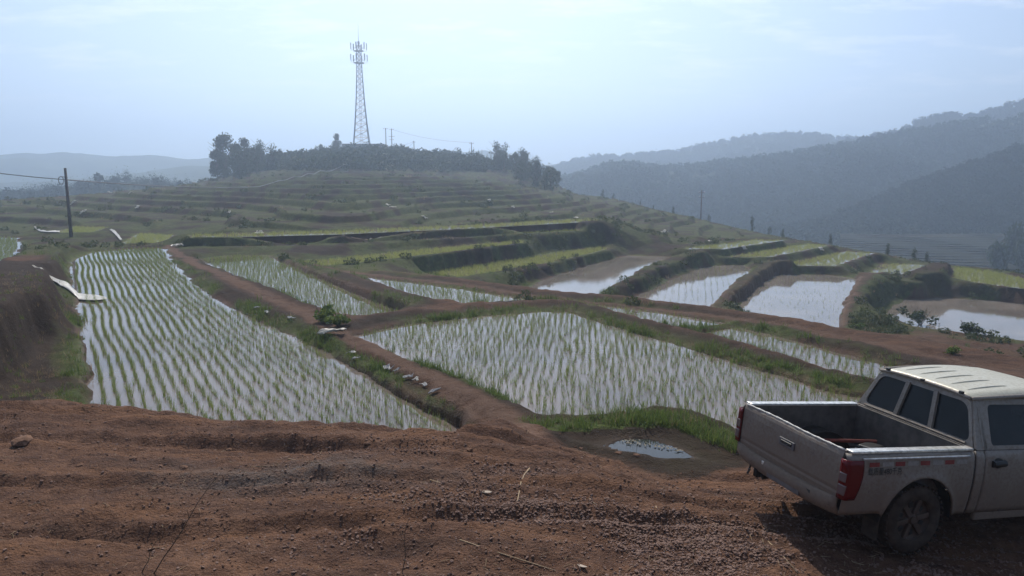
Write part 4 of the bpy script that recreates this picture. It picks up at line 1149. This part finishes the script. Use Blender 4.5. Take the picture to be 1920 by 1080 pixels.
for u, v, d, w in [(506, 282, 206, .9), (514, 278, 208, .8), (524, 281, 210, .8), (533, 279, 212, .8), (545, 282, 214, .8), (557, 283, 216, .8), (566, 281, 217, .8), (577, 279, 218, .8), (586, 283, 219, .8), (648, 278, 227, .7), (752, 284, 232, .7), (768, 285, 231, .7), (783, 279, 230, .7), (797, 287, 228, .8), (812, 289, 227, .8), (828, 288, 226, .8), (843, 290, 224, .8), (858, 276, 222, .8), (868, 288, 221, .8), (881, 278, 220, .9), (889, 276, 219, .9), (898, 279, 218, .8), (904, 280, 217, .8), (914, 286, 216, .8), (921, 285, 215, .8), (928, 281, 213, .8), (936, 287, 211, .8), (946, 294, 209, .9), (951, 297, 207, .9), (1018, 308, 196, .8), (1032, 311, 188, .8)]:
    tree('slim', u, v, d, 'slender dark conifer on the hilltop between the large tree and the mast' if u < 660 else 'slender dark conifer on the crest just past the poles beside the mast' if u < 850 else 'slender dark conifer in the wood round the lone hilltop power pole' if u < 1000 else 'slender dark conifer at the valley end of the hilltop wood', 'conifers on the hilltop', w)
for k in range(60):
    u = random.choice((random.uniform(415, 560), random.uniform(430, 1045), random.uniform(900, 1048))); d = np.interp(u, [410, 500, 680, 850, 1045], [176, 196, 222, 212, 170]) + random.uniform(-26, 6)
    p = atd(u, 400, d); z = float(terrain(np.array([p[0]]), np.array([d]))[0])
    hh = random.uniform(1.8, 4.2) * (1.6 if u > 930 or u < 520 else 1); dep = math.atan((CAMZ - z - hh) / d)
    vtop = 540 + F * math.tan(dep - PITCH)
    tree('scrub', u, vtop, d, 'low dark shrub on the upper slope under the hilltop trees', 'shrubs below the hilltop trees', .95, 'shrub')
for u, v, d in [(1872, 448, 178), (1892, 436, 182), (1908, 428, 176), (1926, 440, 170), (1884, 462, 160)]:
    tree('broad', u, v, d, 'dark tree in the valley beside the stepped paddies', 'trees beside the valley paddies', .5)
# bushes along the ridge that falls to the valley
for u, v, d in [(1130, 356, 168), (1150, 362, 160), (1200, 376, 150), (1225, 384, 146), (1262, 388, 142), (1330, 402, 128), (1412, 406, 117), (1445, 424, 112), (1470, 430, 108), (1560, 440, 98), (1670, 457, 92), (1722, 466, 88), (1745, 472, 88)]:
    tree('scrub', u, v, d, 'dark bush on the crest where the terraces drop to the valley', 'bushes along the terrace crest', .5, 'bush')

scrub_v = [leafy('hill_scrub', 150, 1.3, 1.7, .24, MATS['crown']) for k in range(4)] + [leafy('hill_scrub', 120, .8, 2.2, .22, MATS['conifer']) for k in range(2)]
X, Y = sample(26000, -25, 5, 135, 236); Z, A = terrain(X, Y, True)
pr = sstep(4.0, 6.0, A['h']) * (.35 + .65 * sstep(-.2, .2, fbm(X / 9, Y / 9, 97, 3))) * (Y < 232)
m = rng.random(len(X)) < pr * .55
n = int(m.sum())
scatter('hilltop_scrub', variants('scrub_source', scrub_v), np.c_[X[m], Y[m], Z[m] - .1], np.c_[rng.normal(0, .1, n), rng.normal(0, .1, n), rng.random(n) * 6.28], .6 + 1.3 * rng.random(n) ** 2, rng.integers(0, 6, n))
# woods on the far slopes, read as one mass
def blob(n, m, h, w):
    lobes = [(random.gauss(0, w * .25), random.gauss(0, w * .25), h * random.uniform(.35, .8), w * random.uniform(.3, .5)) for k in range(5)]
    return crown('wood', lobes, n, w * .16, m)
wood_v = [blob(110, MATS['forest'], 6, 4.5) for k in range(5)] + [conif(9, 4.4, 150)[0] for k in range(3)]
wood_c = variants('wood_source', wood_v)
def forest(G, n, s0, s1, t0, t1, conf=.15, u0=0.0, u1=1.0):
    X, Y, Z = G; nt, nx = X.shape
    a = (t0 + (t1 - t0) * rng.random(n)) * (nt - 1); b = (u0 + (u1 - u0) * rng.random(n)) * (nx - 1)
    i, j = np.minimum(a.astype(int), nt - 2), np.minimum(b.astype(int), nx - 2); fa, fb = a - i, b - j
    def bl(Q): return (Q[i, j] * (1 - fb) + Q[i, j + 1] * fb) * (1 - fa) + (Q[i + 1, j] * (1 - fb) + Q[i + 1, j + 1] * fb) * fa
    P = np.c_[bl(X), bl(Y), bl(Z) - .4]
    k = rng.random(n) < .35 + .65 * sstep(-.25, .1, fbm(P[:, 0] / 40, P[:, 1] / 40, 5, 3)); P = P[k]; n = len(P)
    scatter('forest', wood_c, P, np.c_[np.zeros(n), np.zeros(n), rng.random(n) * 6.28], s0 + (s1 - s0) * rng.random(n) ** 1.5, np.where(rng.random(n) < conf, 5 + rng.integers(0, 3, n), rng.integers(0, 5, n)))
forest(M6, 9000, .28, .75, .05, .56)
forest(M5, 16000, .35, .9, .1, .54)
forest(M4, 8000, .4, .95, .2, .54)
forest(M3, 12000, .4, 1.0, .2, .54)
forest(M2, 6000, .3, .7, .15, .56, .9)

# ------------------------------------------------------------------ mast, platform, poles, cables
def mast():
    y = 235.0; bp = atd(678, 271, y); H = atd(676, 86, y)[2] - bp[2]; zr = atd(673, 45, y)[2] - bp[2]
    ztop = bp[2]
    # the walled platform it stands on
    a, b = atd(645, 272, y)[0], atd(743, 272, y)[0]
    pl = empty('platform', ((a + b) / 2, y, ztop))
    W = b - a
    MB().box((-.12 * W, 2, -2.5), (W * .76, 11, 5)).build('wall_block', MATS['concrete'], pl, bevel=.05)
    MB().box((.38 * W, 1.5, -3.1), (W * .24 - .02, 9, 5)).build('lower_block', MATS['concrete'], pl, bevel=.05)
    MB().box((-.12 * W, 2, .05), (W * .78, 11.3, .14)).build('coping', MATS['concrete'], pl)
    tag(pl, 'flat topped walled platform under the lattice mast', 'platform')
    r = empty('lattice_mast', (bp[0], y, ztop + .12)); r.rotation_euler = (0, 0, R(14))
    tag(r, 'tall steel lattice telecom mast with antennas on the hilltop', 'mast')
    def hw(t): return .84 * (2.75 * (1 - t) ** 2.2 * .55 + 1.35 * (1 - t) + .72 * t)
    lev = [0, .07, .14, .21, .28, .345, .41, .47, .53, .585, .64, .69, .74, .785, .83, .87, .91, .95, 1.0]
    for sx, sy in ((-1, -1), (-1, 1), (1, -1), (1, 1)):
        MB().tube([(sx * hw(t), sy * hw(t), t * H) for t in lev], [.17 - .07 * t for t in lev], 6).build('leg', MATS['steel'], r)
    cs = [(-1, -1), (1, -1), (1, 1), (-1, 1)]
    for k in range(len(lev) - 1):
        mb = MB(); t0, t1 = lev[k], lev[k + 1]; w0, w1 = hw(t0), hw(t1)
        for i in range(4):
            (ax, ay), (bx, by) = cs[i], cs[(i + 1) % 4]
            mb.tube([(ax * w1, ay * w1, t1 * H), (bx * w1, by * w1, t1 * H)], .055, 4)
            mb.tube([(ax * w0, ay * w0, t0 * H), (bx * w1, by * w1, t1 * H)], .05, 4)
            mb.tube([(bx * w0, by * w0, t0 * H), (ax * w1, ay * w1, t1 * H)], .05, 4)
        tag(mb.build('bracing', MATS['steel'], r), kind='stuff')
    mb = MB()
    for k in range(60): mb.tube([(-.22, 0, k * H / 60), (.22, 0, k * H / 60)], .03, 4)
    mb.tube([(-.22, 0, 0), (-.22, 0, H)], .05, 4); mb.tube([(.22, 0, 0), (.22, 0, H)], .05, 4)
    tag(mb.build('ladder', MATS['steel'], r), kind='stuff')
    for t, rad_, na, ht in ((.825, 1.55, 6, 2.6), (.945, 1.45, 6, 2.4)):
        z = t * H
        pf = MB()
        pf.tube([(rad_ * math.cos(a), rad_ * math.sin(a), z) for a in np.linspace(0, 2 * math.pi, 19)], .10, 5)
        for a in np.linspace(0, 2 * math.pi, 12, endpoint=False): pf.tube([(0, 0, z), (rad_ * math.cos(a), rad_ * math.sin(a), z)], .07, 4)
        pfo = pf.build('platform_ring', MATS['steel'], r)
        gr = MB(); gr.tube([(rad_ * math.cos(a), rad_ * math.sin(a), z + .9) for a in np.linspace(0, 2 * math.pi, 19)], .05, 4)
        gr.build('guard_rail', MATS['steel'], pfo)
        for k in range(na):
            a = 2 * math.pi * k / na + .15; R2 = rad_ + .85
            am = MB(); am.tube([(rad_ * math.cos(a), rad_ * math.sin(a), z + .1), (R2 * math.cos(a), R2 * math.sin(a), z + .1), (R2 * math.cos(a), R2 * math.sin(a), z + ht)], .06, 4)
            an = am.build('antenna_arm', MATS['steel'], r)
            MB().box((0, 0, 0), (.16, .36, 1.9), Matrix.Translation((R2 * math.cos(a) + .12 * math.cos(a), R2 * math.sin(a) + .12 * math.sin(a), z + ht - 1.0)) @ Matrix.Rotation(a, 4, 'Z')).build('antenna_panel', MATS['antenna'], an, bevel=.03)
    MB().tube([(0, 0, H - .3), (0, 0, H + 1.2)], .32, 8).build('mast_head', MATS['antenna'], r)
    MB().tube([(0, 0, H), (0, 0, zr)], [.085, .035], 6).build('lightning_rod', MATS['steel'], r)
mast()

def sag(a, b, s, n=24):
    a, b = Vector(a), Vector(b)
    return [a.lerp(b, k / n) - Vector((0, 0, s * 4 * (k / n) * (1 - k / n))) for k in range(n + 1)]
def pole(u, vtop, vbase, d, label, arms=(), r0=.14, base_z=None):
    t = atd(u, vtop, d); zb = float(terrain(np.array([t[0]]), np.array([d]))[0]) - .3 if base_z is None else base_z
    e = empty('utility_pole', (t[0], d, zb)); h = t[2] - zb
    MB().tube([(0, 0, 0), (0, 0, h)], [r0, r0 * .65], 10).build('shaft', MATS['wood_pole'], e, True)
    for dz, L in arms:
        MB().box((0, 0, h - dz), (L, .09, .09)).build('crossarm', MATS['wood_pole'], e)
        for sx in (-1, 1): MB().tube([(sx * L * .45, 0, h - dz), (sx * L * .45, 0, h - dz + .28)], .05, 6).build('insulator', MATS['antenna'], e)
    tag(e, label, 'utility pole')
    return Vector((t[0], d, t[2])), e
pa = hit(124, 444)
pt_, pe = pole(122, 315, 444, float(pa[1]), 'dark wooden utility pole beside the small green plots', r0=.15)
ptop = pt_ - Vector((0, 0, .95))
V, Fc = tube_data([(-.42 + .22 * math.cos(t), 0, pt_.z - pe.location.z - 1.0 + .30 * math.sin(t)) for t in np.linspace(0, 6.283, 20)], .035, 5)
mesh_obj('cable_coil', V, Fc, MATS['cable'], pe)
V, Fc = tube_data([(-.42, 0, pt_.z - pe.location.z - .68), (0, 0, pt_.z - pe.location.z - .75)], .03, 5); mesh_obj('coil_bracket', V, Fc, MATS['cable'], pe)
p1, _ = pole(723, 240, 272, 236, 'thin utility pole with a lamp arm next to the mast', [(.25, 1.6)], .16)
p2, _ = pole(734, 241, 277, 236, 'utility pole with two crossarms next to the mast', [(.3, 1.3), (2.4, 1.8), (3.4, 1.4)], .16)
p3, _ = pole(752, 269, 284, 234, 'short stub post at the foot of the mast platform', (), .22)
p4, _ = pole(776, 264, 286, 231, 'bare utility pole on the crest beyond the mast', [(.4, .8)], .16)
p5, _ = pole(884, 267, 285, 221, 'utility pole rising above the hilltop conifers', [(.3, 1.4)], .16)
p6, _ = pole(1316, 356, 400, 132, 'lone utility pole with crossarms on the terrace crest', [(.5, 1.1), (1.3, .9)], .14)
def cable(a, b, s, label, r_=.035, n=24):
    P = sag(a, b, s, n); zt = terrain(np.array([p.x for p in P]), np.array([p.y for p in P]))
    for p, z in zip(P[2:-2], zt[2:-2]): p.z = max(p.z, z + .7)
    V, Fc = tube_data(P, r_, 5); tag(mesh_obj('cable', V, Fc, MATS['cable']), label, 'cable')
cable(atd(-260, 283, float(pa[1]) - 8), ptop, .25, 'dark overhead cable running out past the wooden pole', .035)
cable(ptop, atd(742, 279, 229), 4.4, 'long sagging cable from the wooden pole up to the mast', .05, 40)
cable(p2 - Vector((0, 0, .2)), p5, .9, 'thin wire from the crossarm pole to the conifer pole', .03)
cable(p3 - Vector((0, 0, .3)), p4 - Vector((0, 0, .1)), .35, 'upper slack wire between stub post and bare pole', .03)
cable(p3 - Vector((0, 0, .9)), p4 - Vector((0, 0, .3)), .8, 'lower slack wire between stub post and bare pole', .03)

# ------------------------------------------------------------------ plastic sheeting
def sheet(rows_, m, label, cat='plastic sheet', group=None, name='plastic_sheet', amp=.05, seed=0, lift=.035, float_over=None, drop=None, taut=False):
    """rows_: list of (left point, right point) along the sheet; it is laid over the ground with folds"""
    nb = 13; X = []; Y = []; 
    P = np.array([[np.array(l[:2]) * (1 - t) + np.array(r_[:2]) * t for t in np.linspace(0, 1, nb)] for l, r_ in rows_])
    # finer along the sheet
    k = np.linspace(0, len(rows_) - 1, (len(rows_) - 1) * 5 + 1); i = np.minimum(k.astype(int), len(rows_) - 2); f = (k - i)[:, None, None]
    P = P[i] * (1 - f) + P[i + 1] * f
    Z = terrain(P[..., 0], P[..., 1])
    if float_over is not None: Z = np.maximum(Z, float_over)
    if taut:
        za, zb_ = Z[0].mean(), Z[-1].mean(); Z = np.maximum(Z, (za + (zb_ - za) * (k / k[-1]) ** .28)[:, None] + 0 * Z)
    if drop: zc = np.median(Z); Z = np.clip(Z, zc - drop, zc + drop)
    u = np.linspace(0, 1, nb)[None]; t = (k / k[-1])[:, None]
    rid = np.abs(np.sin(u * 11 + 2.5 * t + seed)) ** .7 * amp + amp * .7 * fbm(P[..., 0] * 5 + seed, P[..., 1] * 5, 3 + seed, 2) + amp * .4
    Z = Z + lift + np.maximum(rid, 0)
    me = grid_mesh(name, P[..., 0], P[..., 1], Z); me.materials.append(m)
    o = bpy.data.objects.new(name, me); COL.objects.link(o)
    sm = o.modifiers.new('thick', 'SOLIDIFY'); sm.thickness = .006
    tag(o, label, cat, group); return o
def hp(u, v): return hit(u, v)
TIP, END = hp(62, 501), at(190, 564, -1.2)
def along(t, w):
    d = END[:2] - TIP[:2]; L = np.linalg.norm(d); nrm = np.array([-d[1], d[0]]) / L; c = TIP[:2] + d * t
    return (c + nrm * w * .5, c - nrm * w * .5)
sheet([along(0, .08), along(.2, .16), along(.4, .34), along(.6, .62), along(.8, .95), along(.92, .8), along(1.0, .45)], MATS['plastic'], 'long white plastic sheet draped from the dark bank into the paddy', amp=.03, float_over=-1.21)
def scrap(u, v, w, h, label, m='plastic', group='torn sheeting on the main bund', seed=1, amp=.06, rot=0.0):
    p = hit(u, v); rs = []
    c, s_ = math.cos(rot), math.sin(rot)
    for k in range(5):
        t = -1 + k / 2; ww = w * (.55 + .45 * math.sin(k * 2.3 + seed)) * .5
        q = lambda a, b: (p[0] + a * c - b * s_, p[1] + a * s_ + b * c)
        rs.append((q(t * h * .5, -ww), q(t * h * .5 + .08 * math.sin(seed + k), ww)))
    return sheet(rs, MATS[m], label, 'plastic sheet', group, amp=amp, seed=seed, drop=.10 + .2 * h if h > .6 else .10)
for k, (u, v, w, h, m) in enumerate([(660, 664, .22, .32, 'plastic_grey'), (667, 675, .16, .2, 'plastic_grey'), (726, 695, .2, .3, 'plastic_grey'), (744, 699, .10, .16, 'plastic_grey'), (766, 711, .16, .28, 'plastic_grey'), (781, 717, .10, .22, 'plastic'), (796, 726, .13, .25, 'plastic_grey'), (814, 737, .16, .25, 'plastic_grey'), (545, 600, .16, .3, 'plastic_grey'), (500, 588, .14, .25, 'plastic_grey'), (482, 580, .12, .25, 'plastic_grey')]):
    scrap(u, v, w, h, 'torn %s plastic scrap stuck to the paddy side of the main bund' % ('white' if m == 'plastic' else 'grey'), m, seed=k + 2, amp=.025, rot=-.6 + .3 * math.sin(k * 2.0))
scrap(622, 626, .4, .75, 'crumpled white sheeting on the main bund where the cross bund joins', group='torn sheeting on the main bund', seed=5, amp=.09)
scrap(332, 464, .5, .8, 'crumpled white sheeting at the far end of the main bund', seed=9, amp=.1)
for k, (u, v, w, h) in enumerate([(258, 391, 2.2, 1.2), (430, 400, 1.8, 1.0), (487, 441, 1.6, 1.6), (728, 387, 1.8, 1.3), (736, 391, 1.4, 1.6), (796, 410, 1.2, 1.3), (920, 381, 1.4, 1.8), (962, 392, 1.4, 1.0), (1080, 411, 1.2, 1.3), (1034, 401, 1.2, 1.0), (1246, 437, 1.6, 1.6), (1330, 455, 1.4, 1.2), (1395, 472, 1.6, 1.0), (1540, 470, 1.8, 1.0), (1445, 438, 1.2, 2.4), (138, 381, 1.4, 2.6), (205, 362, 1.0, 1.8), (245, 364, 1.0, 1.6), (297, 345, 1.0, 1.8), (156, 400, 1.6, 2.0)]):
    scrap(u, v, w * .42, h * .42, 'scrap of white plastic lying on a distant terrace edge', group='white scraps on the far terraces', seed=k, amp=.12)
sheet([(hp(206, 433), hp(209, 432)), (hp(213, 439), hp(218, 437)), (hp(221, 448), hp(226, 447)), (hp(226, 453), hp(229, 452))], MATS['plastic'], 'narrow white plastic runner on the bank above the small green plot', amp=.07)
sheet([(hp(64, 427), hp(66, 426)), (hp(74, 436), hp(77, 434)), (hp(90, 437.5), hp(90, 435.5)), (hp(112, 437.5), hp(112, 435.5))], MATS['plastic'], 'bent white pipe-like plastic strip lying beside the wooden pole', amp=.06)
MATS['scum'] = simple('pale_scum', (.17, .15, .115), .8, .4, 30)
# scum and straw floating at the puddle's edge
V, Fc = [], []
for k in range(60):
    t = random.random(); q = at(1165 + 115 * t + random.gauss(0, 4), 825 + 20 * t + random.gauss(0, 1.8), -.605); o = len(V); a = random.uniform(0, 6.28); l = random.uniform(.012, .032)
    V += [(q[0] + l * math.cos(a + j * 1.57) * (1 if j % 2 else .5), q[1] + l * math.sin(a + j * 1.57), q[2] + .004 + random.uniform(0, .006)) for j in range(4)]; Fc.append((o, o + 1, o + 2, o + 3))
tag(mesh_obj('floating_scum', V, Fc, MATS['scum']), kind='stuff')

# ------------------------------------------------------------------ sticks, stalks, leaves, clods in the yard
def on_ground(pts, r_, name, label, cat, m='straw', group=None, n=6):
    Q = []
    for (u, v) in pts:
        p = hit(u, v); Q.append((p[0], p[1], p[2] + r_ * .8))
    V, Fc = tube_data(Q, [r_ * (1 - .4 * k / len(Q)) for k in range(len(Q))], n)
    return tag(mesh_obj(name, V, Fc, MATS[m], None, True), label, cat, group)
on_ground([(993, 879), (984, 890), (977, 905), (974, 922), (971, 938), (968, 945)], .011, 'bent_stick', 'pale curved stick lying on the gravel of the yard', 'stick')
for k, sg_ in enumerate([[(540, 861), (570, 866), (603, 868)], [(862, 1013), (930, 1036), (1000, 1058), (1062, 1078)], [(1440, 1016), (1470, 1046), (1496, 1076)], [(1229, 950), (1238, 962), (1246, 973)], [(1226, 1020), (1256, 1028), (1284, 1033)], [(805, 900), (832, 908), (858, 918)], [(480, 980), (492, 988), (503, 996)], [(1105, 935), (1112, 943), (1120, 949)], [(470, 876), (500, 875), (530, 872)], [(1580, 1040), (1600, 1055), (1625, 1062)]]):
    on_ground(sg_, .007, 'straw_stem', 'dry straw stem lying loose on the red dirt yard', 'straw', group='straw stems on the yard')
def stalk(u0, v0, u1, v1, d0, label, r_=.006, twigs=3):
    b = hit(u0, v0); t = atd(u1, v1, float(b[1]) + d0)
    e = empty('dry_stalk', b); T = Vector(t) - Vector(b)
    pts = [T * k + Vector((.02 * math.sin(k * 7), 0, .015 * math.sin(k * 9))) for k in np.linspace(0, 1, 8)]
    pts[0] = Vector((0, 0, -.03))
    V, Fc = tube_data(pts, [r_ * (1 - .6 * k / 7) for k in range(8)], 5); mesh_obj('stem', V, Fc, MATS['bark'], e, True)
    for k in range(twigs):
        p = pts[2 + k]; V, Fc = tube_data([p, p + Vector((random.uniform(-.06, .06), random.uniform(-.05, .05), .07))], [r_ * .6, r_ * .3], 4); mesh_obj('twig', V, Fc, MATS['bark'], e)
    tag(e, label, 'stalk')
stalk(284, 1077, 412, 888, .25, 'tall thin dry stalk leaning over the near dirt yard')
stalk(262, 1076, 300, 1008, .1, 'short dry stalk at the foot of the tall leaning stalk', .005)
stalk(752, 1076, 768, 966, .1, 'upright dry stalk standing among the gravel', .005)
def leaf(u, v, s, rot, label):
    p = hit(u, v); X = np.linspace(-1, 1, 9); V, Fc = [], []
    for k, x in enumerate(X):
        w = .42 * (1 - x * x) ** .7 + .02
        for y in (-1, 0, 1): V.append((x * s, y * w * s, .25 * s * (abs(y) * .5 + x * x * .4) + .012))
    for k in range(8):
        for j in range(2): Fc.append((k * 3 + j, k * 3 + 3 + j, k * 3 + 4 + j, k * 3 + 1 + j))
    o = mesh_obj('dead_leaf', V, Fc, MATS['dry_leaf'], None, True); o.location = p; o.rotation_euler = (.15, .1, rot)
    o.modifiers.new('thick', 'SOLIDIFY').thickness = .003
    tag(o, label, 'leaf')
MATS['dry_leaf'] = simple('dead_leaf', (.30, .24, .19), .7, .2, 30)
leaf(912, 925, .06, .2, 'pale dead leaf lying near the curved stick')
leaf(1092, 1065, .055, 2.4, 'pale dead leaf on the gravel towards the truck')
def clod(u, v, s, label, group=None):
    bm = bmesh.new(); bmesh.ops.create_icosphere(bm, subdivisions=2, radius=1); ph = random.uniform(0, 9)
    for w in bm.verts:
        f = 1 + .9 * float(fbm(np.array([w.co.x * 1.3 + ph]), np.array([w.co.y * 1.3 + w.co.z]), 3, 3)[0]); w.co = Vector((w.co.x * 1.5 * f, w.co.y * f, w.co.z * .6 * f)) * s
    o = bm_obj('soil_clod', bm, MATS['clod']); p = hit(u, v); o.location = (p[0], p[1], p[2] + s * .2); o.rotation_euler = (0, 0, random.uniform(0, 3))
    tag(o, label, 'clod', group)
MATS['clod'] = simple('soil_clod', (.165, .098, .068), .95, .4, 14, .01)
for u, v, s in [(42, 829, .10), (345, 878, .04), (150, 874, .04), (300, 876, .035), (1420, 905, .03), (560, 990, .03), (250, 860, .035), (430, 845, .04), (880, 845, .05), (1090, 842, .04), (1160, 851, .05), (1195, 855, .04), (690, 832, .04)]:
    clod(u, v, s, 'lump of red soil lying on the dirt yard', 'soil lumps on the yard')
# crumbs of soil all over the yard
X, Y = sample(30000, -42, 46, 6.0, 14.5); Z, A = terrain(X, Y, True)
m = (A['padd'] < .5) & (A['dfield'] > .05) & (rng.random(len(X)) < .12 + .5 * sstep(.0, .35, fbm(X * .8, Y * 1.5, 111, 4)))
n = int(m.sum()); sg = .005 + .016 * rng.random(n) ** 3.5
def crumb():
    me = stone_mesh(0); me.materials.clear(); me.materials.append(MATS['clod']); return me
scatter('soil_crumbs', variants('crumb_source', [crumb() for k in range(6)]), np.c_[X[m], Y[m], Z[m] + sg * .2], np.c_[rng.normal(0, .4, n), rng.normal(0, .4, n), rng.random(n) * 6.28], sg, rng.integers(0, 6, n))

# ------------------------------------------------------------------ single bushes near the paddies
def bush(u, v, r_, h, n, leaf_, label, m='weed', stems=0):
    p = hit(u, v); e = empty('bush', (p[0], p[1], p[2] - .03))
    lob = [(random.gauss(0, r_ * .4), random.gauss(0, r_ * .4), h * random.uniform(.3, .8), r_ * random.uniform(.35, .6)) for k in range(7)]
    o = bpy.data.objects.new('foliage', crown('foliage', lob, n, leaf_, MATS[m], .8)); COL.objects.link(o); o.parent = e
    for k in range(max(stems, 3)):
        a = random.uniform(0, 6.28); L = h * random.uniform(.8, 1.25)
        V, Fc = tube_data([(0, 0, 0), (math.cos(a) * r_ * .4, math.sin(a) * r_ * .4, L * .5), (math.cos(a) * r_ * .75, math.sin(a) * r_ * .75, L)], [.022, .015, .006], 5)
        mesh_obj('stem', V, Fc, MATS['bark'], e)
    tag(e, label, 'bush')
bush(612, 606, .45, .55, 420, .07, 'fresh green bush on the main bund by the cross bund')
bush(636, 612, .35, .40, 300, .07, 'small green bush hugging the foot of the cross bund')
bush(1725, 612, .9, 1.3, 420, .10, 'straggly dark bush with bare twigs in front of the pond', 'crown', 9)
bush(1815, 626, .55, .65, 320, .09, 'rounded dark bush on the grassy edge of the pond', 'crown')
bush(1606, 616, .32, .3, 260, .05, 'leafy green bush beside the path below the pond bank')
bush(1785, 662, .22, .22, 200, .04, 'low green bush on the slope under the trodden path')

# ------------------------------------------------------------------ the hazy air
def haze():
    hb = MB().box((0, 850, 52), (5200, 2900, 172))
    t = NT('haze_air')
    t.n.remove(t.p)
    pv = t.new('ShaderNodeVolumePrincipled')
    pv.inputs['Color'].default_value = (.62, .775, 1.0, 1)
    pv.inputs['Density'].default_value = HAZE_DENSITY; pv.inputs['Anisotropy'].default_value = HAZE_G
    t.l.new(pv.outputs[0], t.out.inputs['Volume'])
    o = hb.build('haze', t.m); tag(o, kind='stuff')
haze()
